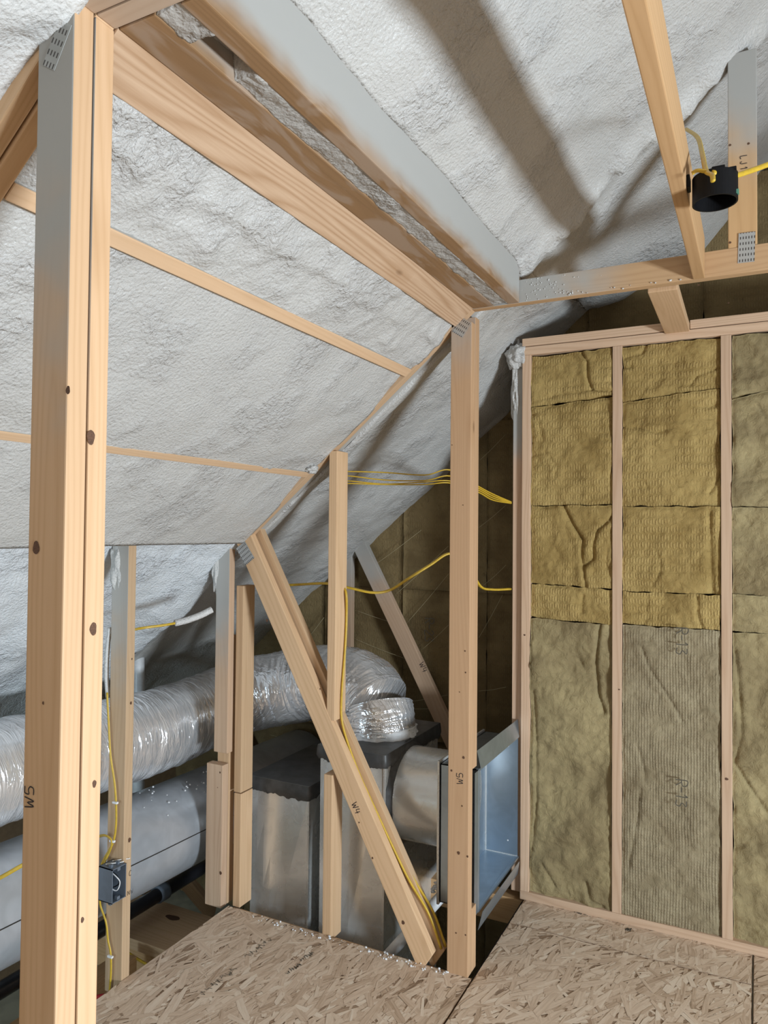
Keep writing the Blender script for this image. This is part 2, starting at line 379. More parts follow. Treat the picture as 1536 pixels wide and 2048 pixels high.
# ---- floor of strand board panels
floor = empty('floor', (0, 1, -1.72), kind='structure', label='strand board attic deck of several panels')
T = 0.018
def panel(x0, x1, y0, y1, m):
    bm = bmesh.new(); bmesh.ops.create_cube(bm, size=1)
    for v in bm.verts: v.co = (v.co.x*(x1-x0), v.co.y*(y1-y0), v.co.z*T)
    bmesh.ops.bevel(bm, geom=bm.edges[:], offset=0.002, segments=1, affect='EDGES')
    return bm_obj('osb_panel', bm, m, floor, Matrix.Translation(((x0+x1)/2, (y0+y1)/2, -T/2)))
pA = panel(-2.157, -0.986, 0.30, 2.712, M_OSBC)
panel(-2.157, -0.986, -2.6, 0.296, M_OSBC)
pB = panel(-0.980, -0.027, 0.75, 3.172, M_OSBC)
panel(-0.980, -0.027, -2.6, 0.745, M_OSBC)
pC = panel(-0.980, -0.027, 3.177, 3.52, M_OSBC)
pD = panel(-0.022, 1.19, 1.10, 3.52, M_OSBC); panel(-0.022, 1.19, -2.6, 1.096, M_OSBC); panel(1.195, 2.9, -2.6, 3.52, M_OSBC)
def flakes(x0, x1, y0, y1, n, main, seed, parent):
    R = random.Random(seed); vs, fs, tone, grain = [], [], [], []
    for k in range(n):
        L = R.uniform(0.06, 0.25); w = R.uniform(0.008, 0.030)*(0.75+L*2.2); a = main + R.gauss(0, 0.36) if R.random() < 0.85 else R.uniform(0, 3.14)
        cx, cy = R.uniform(x0, x1), R.uniform(y0, y1); ca, sa = math.cos(a), math.sin(a)
        z = -1.7205 + 0.0022*k/n + R.uniform(0, 0.0006); tl = R.uniform(-0.006, 0.006); t = min(1, max(0, R.gauss(0.54, 0.13) + (R.random() < 0.07)*0.28 - (R.random() < 0.08)*0.32*(L < 0.12)))
        P = [(-0.5, -0.35), (-0.42, -0.5), (0.1+R.uniform(-.3, .3), -0.5+R.uniform(0, .18)), (0.5, -0.5+R.uniform(0, .5)), (0.45, 0.5-R.uniform(0, .4)), (R.uniform(-.3, .3), 0.5), (-0.5+R.uniform(0, .1), 0.45-R.uniform(0, .3))]
        b = len(vs)
        for (u, v) in P:
            X = min(x1, max(x0, cx+u*L*ca-v*w*sa)); Y = min(y1, max(y0, cy+u*L*sa+v*w*ca))
            vs.append((X, Y, z+u*tl*0.4)); tone.append(t); grain.append((u*L*9+k, v*w*130, k*0.37))
        fs.append(tuple(range(b, b+7)))
    o = mesh_obj('strands', vs, fs, M_OSB, parent); o['kind'] = 'stuff'
    me = o.data; A = me.attributes.new('tone', 'FLOAT', 'POINT'); A.data.foreach_set('value', tone)
    B = me.attributes.new('grain', 'FLOAT_VECTOR', 'POINT'); B.data.foreach_set('vector', [q for g_ in grain for q in g_])
    return o
flakes(-2.155, -0.988, 0.9, 2.711, 3600, 1.45, 1, pA); flakes(-0.978, -0.029, 0.9, 3.171, 3400, 1.15, 2, pB); flakes(-0.978, -0.029, 3.178, 3.40, 520, 1.2, 3, pC); flakes(-0.020, 0.60, 1.11, 3.40, 1900, 0.9, 4, pD)
# dark joint under the panel seams
box('floor_joint', -0.995, -0.970, -2.6, 3.5, -1.7420, -1.7385, M_DARK, floor, 0)
# scribbled notes on the near panel
def scrib(px, n, amp, seed, w=0.0022):
    rnd = random.Random(seed); a, b = pt(*px[0], 2, -1.72), pt(*px[1], 2, -1.72); d = (b-a); e = d.normalized(); u = Vector((-e.y, e.x, 0)); L = []
    k = 0.0
    while k < 1:
        ln = []; m = rnd.randint(4, 7); st = 0.13
        for i in range(m):
            ln.append(a + d*(k+st*i/m) + u*amp*rnd.uniform(-1, 1)*(1 if i % 2 else 0.6))
        L.append(ln); k += st*1.15
    ribbon(L, w, 'marking', M_INKB, floor, Vector((0, 0, 0.0035)))
scrib([(402, 1990), (470, 1938)], 8, 0.020, 3); scrib([(492, 1915), (540, 1880)], 6, 0.016, 5)
scrib([(570, 1948), (600, 1930)], 4, 0.014, 8); scrib([(600, 1922), (626, 1906)], 4, 0.013, 9)
scrib([(1152, 1823), (1168, 1832)], 3, 0.02, 4); scrib([(1252, 1858), (1262, 1862)], 3, 0.02, 6)

# ---- roof: sheathing slab and spray foam between the framing
ceil = empty('ceiling', (0, 1, 1.0), kind='structure', label='sloped roof underside covered in grey spray foam')
def slab(name, pts2, y0, y1, mat, parent):  # polygon in xz, extruded along y
    n = len(pts2); v = [(x, y0, z) for x, z in pts2] + [(x, y1, z) for x, z in pts2]
    f = [tuple(range(n)), tuple(range(2*n-1, n-1, -1))] + [(i, i+n, (i+1) % n+n, (i+1) % n) for i in range(n)]
    return mesh_obj(name, v, f, mat, parent)
RX = 0.60; RZ = slope(RX)
slab('roof_deck', [(-4.3, slope(-4.3)+0.24), (RX, RZ+0.24), (RX, RZ+0.28), (-4.3, slope(-4.3)+0.28)], -2.7, 4.3, M_DECK, ceil)
slab('roof_deck', [(RX, RZ+0.24), (3.2, RZ+0.24-S*2.6), (3.2, RZ+0.28-S*2.6), (RX, RZ+0.28)], -2.7, 4.3, M_DECK, ceil)
slab('foam_slope', [(RX, RZ), (3.2, RZ-S*2.6), (3.2, RZ+0.2-S*2.6), (RX, RZ+0.2)], -2.7, 4.1, M_FOAM, ceil)

def foam_sheet(name, x0, x1, y0, y1, res, fz, mat=None, skirt=0.10):
    nx = max(2, int((x1-x0)*1.3/res)); ny = max(2, int((y1-y0)/res))
    vs, fs = [], []
    for i in range(nx+1):
        for j in range(ny+1):
            x = x0+(x1-x0)*i/nx; y = y0+(y1-y0)*j/ny
            vs.append((x, y, fz(x, y)))
    R = ny+1
    for i in range(nx):
        for j in range(ny): fs.append((i*R+j, i*R+j+1, (i+1)*R+j+1, (i+1)*R+j))
    rim = [j for j in range(R)] + [i*R+ny for i in range(1, nx+1)] + [nx*R+j for j in range(ny-1, -1, -1)] + [i*R for i in range(nx-1, 0, -1)]
    b = len(vs)
    for k in rim: x, y, z = vs[k]; vs.append((x, y, max(z+0.02, slope(x)+skirt)))
    m = len(rim)
    for k in range(m): fs.append((rim[k], b+k, b+(k+1) % m, rim[(k+1) % m]))
    return mesh_obj(name, vs, fs, mat or M_FOAM, ceil, smooth=True)
def fn(x, y, a=0.012, b=0.005, c=0.002, seed=0.0, stretch=1.0):
    return a*fr((x*2.6+seed, y*2.6*stretch, seed), 3) + b*fr((x*9+seed, y*9*stretch, 3.1+seed), 3) + c*fr((x*34, y*34, seed+9), 3)
# positions of the exposed strapping on the slope between the two doubled trusses
XS1, XS2, XH = -1.270, -1.750, -2.100
def f_p1(x, y):
    e = sm(0, 0.06, -1.085-x) * sm(0, 0.05, x-XS1)
    lump = 0.022*max(0, fr((x*11, y*8, 2.2), 4))*sm(0.0, 0.10, x-XS1)
    roll = -0.012*math.exp(-((x+1.135+0.012*fr((y*4, 0, 5), 2))/0.018)**2)*(0.6+0.8*fr((y*6, 1, 2), 3))
    return slope(x) + 0.010 - 0.004*e + fn(x, y, 0.010, 0.009, 0.004, 1.7) - lump*0.8 + roll
def f_p2(x, y):
    d = XS1-x
    return slope(x) + 0.030*math.exp(-d/0.09) + 0.008 - 0.012*sm(0.05, 0.25, d)*sm(0, 0.1, x-XS2) + fn(x, y, 0.016, 0.004, 0.0015, 4.3)
def f_p3(x, y):
    d = XS2-x
    return slope(x) + 0.022*math.exp(-d/0.06) + 0.006 - 0.012*sm(0.04, 0.2, d) + fn(x, y, 0.014, 0.004, 0.0025, 8.1)*(0.15+0.85*sm(0, 0.06, x-XH))
foam_sheet('foam_panel', XS1-0.004, -1.070, 0.905, 2.716, 0.011, f_p1)
foam_sheet('foam_panel', XS2-0.004, XS1-0.015, 0.905, 2.716, 0.014, f_p2)
foam_sheet('foam_panel', XH-0.004, XS2-0.012, 0.905, 2.716, 0.014, f_p3)
# eave zone outside the kneewall
def f_eave(x, y):
    rip = 0.020*fr((x*6.5, y*2.2, 1), 4) + 0.008*fr((x*22, y*9, 4), 4)
    lob = 0.07*math.exp(-((y-2.02)/0.10)**2)*sm(-2.12, -2.35, x)*sm(-3.0, -2.5, x)
    return slope(x) + 0.06 + 0.05*sm(-2.5, -2.2, x) + 0.03*math.sin((y-0.9)*6.0) + rip - lob*sm(-2.15, -2.4, x) - 0.05*sm(2.45, 2.75, y)*sm(-2.9, -2.3, x)
foam_sheet('foam_eave', -3.6, -2.15, 0.6, 2.80, 0.016, f_eave, M_FOAMR, 0.16)
KO = ((-4.0, -0.07), (-2.64, -0.06), (-1.25, -0.01), (-1.0, 0.11), (-0.8, 0.14), (-0.62, 0.03), (-0.42, -0.06), (-0.24, -0.11), (-0.13, -0.06), (0.05, 0.06), (0.9, 0.06))
def koff(x, y):
    for (xa, oa), (xb, ob) in zip(KO, KO[1:]):
        if xa <= x <= xb: return (oa+(ob-oa)*(x-xa)/(xb-xa))*sm(2.85, 3.9, y)
    return 0
def nz_far(x, y): return fn(x, y, 0.022, 0.006, 0.002, 2.9)
# bay between the middle truss and the gable
def f_far(x, y):
    return slope(x) + 0.05*sm(2.84, 2.95, y)*(1-sm(3.3, 3.8, y))*sm(-0.8, -1.0, x) + koff(x, y) + 0.067*sm(-1.9, -2.6, x) + nz_far(x, y)
foam_sheet('foam_far_bay', -3.6, -0.76, 2.80, 4.02, 0.016, f_far, M_FOAM, 0.16)
def f_lip(x, y): return slope(x) + 0.012 + 0.05*sm(2.87, 2.93, y) + fn(x, y, 0.010, 0.004, 0.002, 5.5)
foam_sheet('foam_lip', -2.12, -1.02, 2.80, 2.94, 0.012, f_lip, M_FOAMD, 0.12)
# upper slope above the headers
def ridge(x, y):
    k = math.exp(-((y-2.76-0.03*fr((x*3, 0, 0), 2))/0.055)**2)
    return k*(0.040 + 0.035*fr((x*7, y*9, 3), 3) + 0.03*abs(fr((x*16, y*20, 5), 3)))
def f_up(x, y):
    e = sm(-0.60, -0.80, x)*(1-sm(2.55, 2.7, y))
    sag = 0.035*math.sin((x+0.8)*5.2)*sm(-0.7, -0.4, x)
    dents = 0.020*math.exp(-(((x+0.70)/0.05)**2+((y-1.42)/0.05)**2)) + 0.012*math.exp(-(((x+0.62)/0.03)**2+((y-2.05)/0.12)**2))
    far = koff(x, y); nz = fn(x, y, 0.022, 0.005, 0.0016, 6.2, 0.7); w = sm(-0.5, -0.78, x)*sm(2.75, 2.9, y); nz = nz*(1-w)+nz_far(x, y)*w
    return slope(x) - 0.012*e + sag*0.5 - ridge(x, y) + dents + far + nz
foam_sheet('foam_upper', -0.812, RX+0.02, -0.6, 4.02, 0.016, f_up, M_FOAM, 0.14)
slab('foam_rear', [(-3.6, slope(-3.6)), (RX, RZ), (RX, RZ+0.2), (-3.6, slope(-3.6)+0.2)], -2.7, -0.6, M_FOAM, ceil)
# near bay, left of the near post
def f_near(x, y):
    return slope(x) - 0.035 + 0.07*sm(0.70, 0.83, y)*sm(-1.0, -1.15, x) + fn(x, y, 0.030, 0.009, 0.003, 3.3)
foam_sheet('foam_near_bay', -3.6, -0.81, -0.6, 0.835, 0.014, f_near, M_FOAMW, 0.10)
# foam between the two brown beams
def f_gap(x, y): return 0.871 + 0.006*fr((x*25, y*9, 1), 4) + 0.003*fr((x*60, y*30, 4), 3) + (0.05 if (y < 1.12 and y > 1.00) else 0)
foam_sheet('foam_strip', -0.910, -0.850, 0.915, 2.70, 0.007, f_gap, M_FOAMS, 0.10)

def lump(c, r, seed, n=3, parent=None):
    bmt = bmesh.new(); bmesh.ops.create_icosphere(bmt, subdivisions=4, radius=1.0); vs = []
    for v in bmt.verts:
        d = v.co.normalized(); k = 1 + 0.35*fr(d*2.2+Vector((seed, 0, 0)), 3)
        vs.append(Vector(c)+Vector((d.x*r[0], d.y*r[1], d.z*r[2]))*k)
    fs = [tuple(v.index for v in f.verts) for f in bmt.faces]; bmt.free()
    return mesh_obj('foam_lump', vs, fs, M_FOAM, ceil, smooth=True)
lump((-1.030, 3.43, 0.835), (0.052, 0.055, 0.06), 1); lump((-1.040, 3.46, 0.70), (0.026, 0.045, 0.20), 2)
lump((-1.725, 2.69, 0.262), (0.03, 0.03, 0.022), 7); lump((-2.225, 2.10, -0.16), (0.035, 0.030, 0.12), 8); lump((-2.262, 2.725, -0.17), (0.022, 0.022, 0.13), 9)
# ---- enclosing walls out of view
wr = empty('wall_right', (2.95, 0.5, -1.72), kind='structure', label='low wall with a window on the right')
for a in ((-2.7, 0.15, -1.72, 0.5), (1.05, 4.1, -1.72, 0.5), (0.15, 1.05, -1.72, -1.02), (0.15, 1.05, -0.58, 0.5)):
    box('wall_segment', 2.90, 3.0, a[0], a[1], a[2], a[3], M_WOOLP, wr, 0)
wl = empty('wall_left_blocker', (-2.2, -1.0, -1.72), kind='structure', label='unseen kneewall panel added to block the eave fill light')
box('wall_segment', -2.25, -2.17, -2.62, 0.55, -1.72, -0.20, M_DECK, wl, 0)  # out-of-view panel added to keep eave fill off the near post
wb = empty('wall_rear', (0, -2.65, -1.72), kind='structure', label='rear gable wall with openings added for the fill lamps')
for a in ((-2.35, 0.6, -2.6, 2.2), (-4.1, -3.35, -2.6, -0.8), (-3.35, -2.35, -2.6, -2.05), (-3.35, -2.35, -0.85, 0.2), (1.8, 3.0, -1.72, 1.6), (0.6, 1.8, -1.72, -0.98), (0.6, 1.8, 0.28, 2.2)):  # eave and window openings added to go with the two fill lamps
    box('wall_segment', a[0], a[1], -2.75, -2.62, a[2], a[3], M_WOOLP, wb, 0)
box('eave_wall', -3.75, -3.62, -2.7, 4.2, -2.6, -1.0, M_DECK, wb, 0)
lowf = box('floor_below', -3.75, 3.0, -2.7, 4.3, -2.62, -2.52, M_CREAM, None, 0); tag(lowf, 'cream insulation over the ceiling below', None, None, 'structure')

# ================================================================== TRUSSES
def chord(name, y0, y1, xa, xb, zoff, dep, mat, parent):
    a = Vector((xa, (y0+y1)/2, slope(xa)+zoff)); b = Vector((xb, (y0+y1)/2, slope(xb)+zoff))
    e = (b-a).normalized(); up = Vector((-e.z, 0, e.x)); 
    return board(name, a+up*dep/2, b+up*dep/2, dep, y1-y0, mat, parent, side=(0, 1, 0))
ZB = 0.868; ZT = 0.957
# --- near doubled truss
t1 = empty('roof_truss', (-1.04, 0.868, -1.72), 'doubled timber roof truss nearest the camera with a tall post at left', 'truss', 'roof trusses')
p1 = box('post', -1.087, -1.0, 0.827, 0.8665, -1.72, 0.98, M_POST, t1)
s1 = box('sister_post', -1.087, -1.0, 0.8705, 0.9105, -1.72, ZB, M_POST, t1)
box('collar_tie', -1.0, 2.1, 0.827, 0.8665, ZB, ZT, M_COLLAR, t1)
box('collar_tie', -1.0, 2.1, 0.8705, 0.9105, ZB+0.001, ZT, M_COLLAR, t1)
chord('top_chord', 0.832, 0.8665, -3.5, RX, 0.004, 0.089, M_WOOD, t1)
chord('top_chord', 0.8705, 0.9105, -3.5, RX, 0.0, 0.089, M_WOOD, t1)
board('post_plate', (-1.060, 0.8264, 0.770), (-1.020, 0.8264, 0.835), 0.034, 0.0010, M_PLATEG, p1, side=(0, 1, 0), bev=0)
p = pt(83, 1607, 1, 0.827); write('W5', (p.x-0.018, 0.827, p.z-0.012), (0, 0, 1), (-1, 0, 0), 0.022, 0.0022, p1)
tag(p1.children[-1], 'handwritten W5')
# --- middle doubled truss
t2 = empty('roof_truss', (-1.04, 2.75, -1.72), 'doubled timber roof truss in the middle with post, diagonal webs and left posts', 'truss', 'roof trusses')
p2 = board('post', (-1.0435, 2.7305, -1.72), (-1.0435, 2.7305, 0.838), 0.087, 0.041, M_POST2, t2, side=(0, 1, 0), c1=-S*0.5)
box('sister_post', -1.087, -1.0, 2.7535, 2.800, -0.935, 0.85, M_POST2, t2)
box('sister_post', -1.087, -1.0, 2.7535, 2.800, -1.72, -1.475, M_POST2, t2)
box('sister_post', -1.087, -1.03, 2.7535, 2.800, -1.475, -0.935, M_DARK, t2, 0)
c2 = box('collar_tie', -1.0, 2.1, 2.710, 2.750, ZB, ZT, M_ORANGES, t2)
box('collar_tie', -1.0, 0.0, 2.7545, 2.785, ZB+0.012, ZT, M_ORANGE, t2)
chord('top_chord', 2.710, 2.752, -2.11, -0.86, 0.0, 0.089, M_STRAP, t2)
chord('top_chord', 2.756, 2.80, -2.09, -0.9, 0.012, 0.089, M_GREYW, t2)
chord('top_chord', 2.756, 2.80, -3.5, -2.09, 0.05, 0.089, M_GREYW, t2)
w2 = box('web', -0.088, 0.0, 2.712, 2.750, ZT, 1.62, M_WEB, t2)
board('post_plate', (-1.060, 2.7092, 0.775), (-1.022, 2.7092, 0.830), 0.052, 0.0012, M_PLATE, p2, side=(0, 1, 0), bev=0)
pl = [pt(1494, 465, 1, 2.709), pt(1492, 525, 1, 2.709)]
board('web_plate', pl[0], pl[1], 0.050, 0.0014, M_PLATE, w2, side=(0, 1, 0), bev=0)
# diagonal web, two plies
da, db = Vector((-2.108, 0, -0.033)), Vector((-1.175, 0, -1.715))
for nm, ya, yb, sh in (('diagonal_web', 2.711, 2.751, 0.0), ('diagonal_web', 2.762, 2.80, 0.030)):
    a = Vector((da.x+sh, (ya+yb)/2, da.z)); b = Vector((db.x+sh, (ya+yb)/2, db.z))
    dw_ = board(nm, a, b, 0.089, yb-ya, M_WOOD, t2, side=(0, 1, 0), c1=0.55, c0=0.4)
    if sh == 0: dw = dw_
q0 = pt(703, 1608, 1, 2.711); e = (db-da).normalized()
write('W4', q0, e, (-e.z, 0, e.x), 0.028, 0.0028, dw); tag(dw.children[-1], 'handwritten W4')
q0 = pt(926, 1569, 1, 2.710); write('W5', q0, (0, 0, 1), (-1, 0, 0), 0.026, 0.0026, p2); tag(p2.children[-1], 'handwritten W5')
board('heel_plate', (-2.115, 2.7098, -0.075), (-2.060, 2.7098, -0.150), 0.060, 0.0014, M_PLATE, t2, side=(0, 1, 0), bev=0)
# short posts between chord and diagonal, and under the diagonal
box('short_post', -1.647, -1.607, 2.712, 2.805, -0.815, slope(-1.63)+0.0, M_WOOD, t2)
box('short_post', -1.657, -1.615, 2.712, 2.800, -1.74, -1.045, M_WOOD, t2)
# left end posts
box('end_post', -2.255, -2.178, 2.712, 2.752, -1.035, -0.06, M_LEFTP, t2)
ep = box('end_post', -2.285, -2.192, 2.700, 2.742, -1.735, -1.088, M_PINK, t2)
box('end_post', -2.262, -2.195, 2.748, 2.790, -1.735, -0.50, M_WOOD, t2)
box('side_post', -2.162, -2.122, 2.745, 2.833, -1.215, -0.265, M_WOOD, t2)
box('side_post', -2.160, -2.120, 2.745, 2.833, -1.735, -1.219, M_WOOD, t2)
# --- gable truss in the dark
t3 = empty('roof_truss', (-1.5, 3.88, -2.4), 'shadowed gable truss webs against dark wool behind the duct', 'truss', 'roof trusses')
g3 = board('diagonal_web', (-2.16, 3.87, -0.03), (-1.20, 3.87, -1.76), 0.089, 0.04, M_GABW, t3, side=(0, 1, 0))
box('upright', -2.30, -2.19, 3.88, 3.92, -2.40, -0.12, M_GABW, t3)
board('diagonal_web', (-3.3, 3.87, -0.9), (-2.45, 3.87, -2.2), 0.089, 0.04, M_WOOD, t3, side=(0, 1, 0))
q0 = pt(838, 1328, 1, 3.85); e = Vector((0.96, 0, -1.73)).normalized(); write('W4', q0, e, (-e.z, 0, e.x), 0.034, 0.003, g3); tag(g3.children[-1], 'handwritten W4')

# ---- purlins along the slope
def along(name, x, zoff, w, th, mat, label, cat='purlin', y0=0.912, y1=2.709, group=None):
    ang = math.atan(S); n = Vector((-math.sin(ang), 0, math.cos(ang))); e = Vector((math.cos(ang), 0, math.sin(ang)))
    c = Vector((x, 0, slope(x)+zoff)) + n*th/2
    o = board(name, (c.x, y0, c.z), (c.x, y1, c.z), w, th, mat, None, side=n)
    return tag(o, label, cat, group)
along('nailer_board', -1.030, -0.006, 0.100, 0.038, M_PLANK, 'wide pale grained board along the top of the foam slope', 'board')
along('strapping', XS1, -0.004, 0.040, 0.038, M_STRAP, 'upper wood strap half buried in the sloped foam', 'strapping', group='straps on the foam slope')
along('strapping', XS2, -0.002, 0.030, 0.038, M_STRAP, 'lower wood strap half buried in the sloped foam', 'strapping', group='straps on the foam slope')
tag(board('header', (-2.128, 0.912, -0.020), (-2.128, 2.709, -0.020), 0.085, 0.038, M_STRAP, None, side=(1, 0, 0)), 'thin edged header at the foot of the foam slope', 'header')
along('strapping', XS1, -0.004, 0.040, 0.038, M_STRAP, 'wood strap in the foam left of the near post', 'strapping', -0.6, 0.826)
# brown engineered beams
tag(box('veneer_beam', -0.992, -0.908, 0.913, 2.708, ZB, 1.02, M_LVL, None), 'brown glue-smeared beam beside the pale grained board', 'beam', 'brown header beams')
tag(box('veneer_beam', -0.852, -0.808, 0.913, 2.708, ZB, 1.06, M_LVL, None), 'brown beam with foam dusted side below the upper slope', 'beam', 'brown header beams')

# ---- ceiling joist, blocking
tag(box('ceiling_joist', -0.197, -0.160, -2.6, 2.708, ZB-0.002, 1.006, M_ORANGE, None), 'orange-brown ceiling joist running overhead with a black box on it', 'joist')
tag(board('blocking', (-0.305, 2.79, 0.885), (-0.312, 3.412, 0.885), 0.10, 0.038, M_WOOD, None, side=(0, 0, 1)), 'short flat block between collar tie and wall plate', 'blocking')

# ================================================================== FAR STUD WALL
wbk = empty('wall_back', (0, 3.45, -1.72), kind='structure', label='stud wall packed with mineral wool')
Y0, Y1 = 3.40, 3.489
box('bottom_plate', -1.0, 2.9, Y0, Y1, -1.72, -1.681, M_PINK, wbk)
box('top_plate', -1.0, 2.0, Y0, Y1, 0.835, 0.874, M_PINK, wbk)
box('top_plate', -1.0, -0.36, Y0, Y1, 0.877, 0.915, M_PINK, wbk)
box('top_plate', -0.26, 2.0, Y0, Y1, 0.877, 0.915, M_PINK, wbk)
for x in (-0.999, -0.583, -0.140, 0.31, 0.72, 1.13, 1.54): box('stud', x, x+0.041, Y0, Y1, -1.681, 0.835, M_PINK, wbk)
box('stud', -1.050, -1.004, 3.425, 3.510, -1.70, 0.80, M_PINKS, wbk)
for xa, xb in ((0.353, 0.718), (0.763, 1.128), (1.173, 1.538), (1.583, 2.0)): box('wool_infill', xa, xb, 3.415, 3.487, -1.68, 0.834, M_WOOLP, wbk, 0.01)
# ---- mineral wool batts between the studs
def batt(label, x0, x1, zt, zb, mat, cracks=(), yf=3.408, puff=0.018, seed=0.0, group=None, res=0.0065, name='insulation_batt', yb=3.487, rag=0.006, cat='insulation', edge=0.006):
    """zt, zb: (left, right) heights"""
    nx = max(6, int((x1-x0)/res)); nz = max(6, int((zt[0]-zb[0])/res)); vs, fs = [], []
    cl = []
    for dep, wd_, px in cracks:
        cl.append((dep, wd_, [pt(a, b, 1, yf) for a, b in px]))
    for i in range(nx+1):
        u = i/nx
        for j in range(nz+1):
            v = j/nz
            x = x0+(x1-x0)*u
            top = zt[0]+(zt[1]-zt[0])*u + rag*fr((x*14, seed, 1), 3); bot = zb[0]+(zb[1]-zb[0])*u + rag*fr((x*14, seed, 7), 3)
            z = bot+(top-bot)*v
            x += (0.005*fr((z*9, seed, 3+i//(nx//2+1)), 3)) * (1 if (u < 0.02 or u > 0.98) else 0)
            d = min(u*(x1-x0), (1-u)*(x1-x0), v*(top-bot), (1-v)*(top-bot))
            y = yf + edge*(1-sm(0, 0.016, d)) - puff*fr((x*4+seed, z*4, seed), 3) - 0.006*fr((x*15, z*15, seed), 3) - 0.003*fr((x*45, z*45, seed), 3)
            for dep, wd_, P in cl:
                m = 9
                for a, b in zip(P, P[1:]):
                    ax, az, bx, bz = a.x, a.z, b.x, b.z
                    if x < min(ax, bx)-0.05 or x > max(ax, bx)+0.05 or z < min(az, bz)-0.05 or z > max(az, bz)+0.05: continue
                    t = max(0, min(1, ((x-ax)*(bx-ax)+(z-az)*(bz-az))/((bx-ax)**2+(bz-az)**2+1e-9)))
                    m = min(m, math.hypot(x-ax-(bx-ax)*t, z-az-(bz-az)*t))
                if m < 0.06: y += dep*0.9*math.exp(-(m/(wd_*0.8))**2) - 0.22*dep*math.exp(-((m-0.022)/0.014)**2)
            vs.append((x, y, z))
    R = nz+1
    for i in range(nx):
        for j in range(nz): fs.append((i*R+j, (i+1)*R+j, (i+1)*R+j+1, i*R+j+1))
    rim = [j for j in range(R)] + [i*R+nz for i in range(1, nx+1)] + [nx*R+j for j in range(nz-1, -1, -1)] + [i*R for i in range(nx-1, 0, -1)]
    b = len(vs); m = len(rim)
    for k in rim: vs.append((vs[k][0], yb, vs[k][2]))
    for k in range(m): fs.append((rim[k], b+k, b+(k+1) % m, rim[(k+1) % m]))
    o = mesh_obj(name, vs, fs, mat, None, smooth=True)
    return tag(o, label, cat, group)
def zz(x, y): return pt(x, y, 1, 3.41).z
def zr(xa, ya, xb, yb_): return (zz(xa, ya), zz(xb, yb_))
G = 'mineral wool batts between the pale studs'
b1 = (-0.956, -0.585); b2 = (-0.540, -0.142); b3 = (-0.097, 0.308)
L1, R1, L2, R2, L3, R3 = 1060, 1224, 1246, 1442, 1464, 1640
def rows(L, R, ys): return [(zz(L, a), zz(R, b)) for a, b in ys]
r1 = rows(L1, R1, ((714, 696), (816, 792), (1012, 1010), (1167, 1178), (1235, 1250), (1784, 1826)))
r2 = rows(L2, R2, ((694, 674), (804, 776), (1013, 1013), (1183, 1190), (1249, 1261), (1832, 1878)))
r3 = rows(L3, R3, ((672, 655), (798, 745), (1014, 1016), (1188, 1202), (1263, 1275), (1884, 1930)))
g = 0.0012
def cell(r, k): return (r[k][0]-g, r[k][1]-g), (r[k+1][0]+g, r[k+1][1]+g)
batt('golden wool batt at the top left bay with torn upper right corner', *b1, *cell(r1, 0), M_WOOLG, [(0.016, 0.006, [(1163, 706), (1174, 722), (1177, 760), (1184, 780), (1224, 783)]), (0.006, 0.005, [(1064, 806), (1110, 790), (1184, 780)])], seed=1, group=G)
batt('golden wool batt below the torn piece in the left bay', *b1, *cell(r1, 1), M_WOOLG, [(0.008, 0.008, [(1060, 910), (1090, 905), (1115, 935), (1110, 950)]), (0.006, 0.006, [(1063, 830), (1082, 822), (1130, 800)]), (0.006, 0.01, [(1075, 840), (1085, 880)])], seed=2, group=G)
batt('golden wool batt with a deep vertical gash in the left bay', *b1, *cell(r1, 2), M_WOOLG, [(0.018, 0.007, [(1128, 1014), (1145, 1050), (1165, 1080), (1163, 1110), (1165, 1130), (1172, 1172)]), (0.016, 0.007, [(1224, 1035), (1195, 1060), (1187, 1090), (1186, 1118), (1168, 1132)]), (0.008, 0.01, [(1215, 1095), (1212, 1130), (1220, 1150)])], seed=3, group=G)
batt('narrow golden wool strip above the tall grey-green batt in the left bay', *b1, *cell(r1, 3), M_WOOLG, [(0.010, 0.009, [(1165, 1190), (1163, 1225)]), (0.004, 0.006, [(1080, 1175), (1100, 1200)])], seed=4, group=G)
batt('tall plain grey-green wool batt in the left bay by the register', *b1, *cell(r1, 4), M_WOOLP,
     [(0.018, 0.008, [(1200, 1250), (1195, 1285), (1190, 1330), (1195, 1390), (1208, 1425)]), (0.010, 0.007, [(1067, 1380), (1072, 1480), (1073, 1590), (1064, 1700)]), (0.010, 0.007, [(1085, 1725), (1110, 1775)]), (0.012, 0.008, [(1172, 1770), (1178, 1800), (1205, 1815)]), (0.006, 0.006, [(1155, 1320), (1165, 1335)])], seed=5, puff=0.026, group=G)
batt('golden wool batt at the top of the middle bay with a slanting tear', *b2, *cell(r2, 0), M_WOOLG, [(0.010, 0.006, [(1380, 770), (1395, 750), (1440, 735)]), (0.010, 0.007, [(1290, 690), (1285, 705), (1250, 716)]), (0.008, 0.007, [(1246, 735), (1262, 735), (1262, 728)])], seed=6, group=G)
batt('golden wool batt with knobbly left edge in the middle bay', *b2, *cell(r2, 1), M_WOOLG, [(0.010, 0.006, [(1246, 855), (1270, 855), (1315, 865), (1340, 857), (1370, 865)]), (0.012, 0.007, [(1442, 950), (1430, 970), (1420, 985)]), (0.007, 0.006, [(1405, 812), (1412, 816), (1442, 808)]), (0.006, 0.006, [(1288, 965), (1295, 978)])], seed=7, group=G)
batt('golden wool batt under the dark gap in the middle bay', *b2, *cell(r2, 2), M_WOOLG, [(0.012, 0.010, [(1420, 1020), (1420, 1100), (1425, 1185)]), (0.007, 0.007, [(1310, 1100), (1320, 1125), (1320, 1145), (1305, 1170)])], seed=8, group=G)
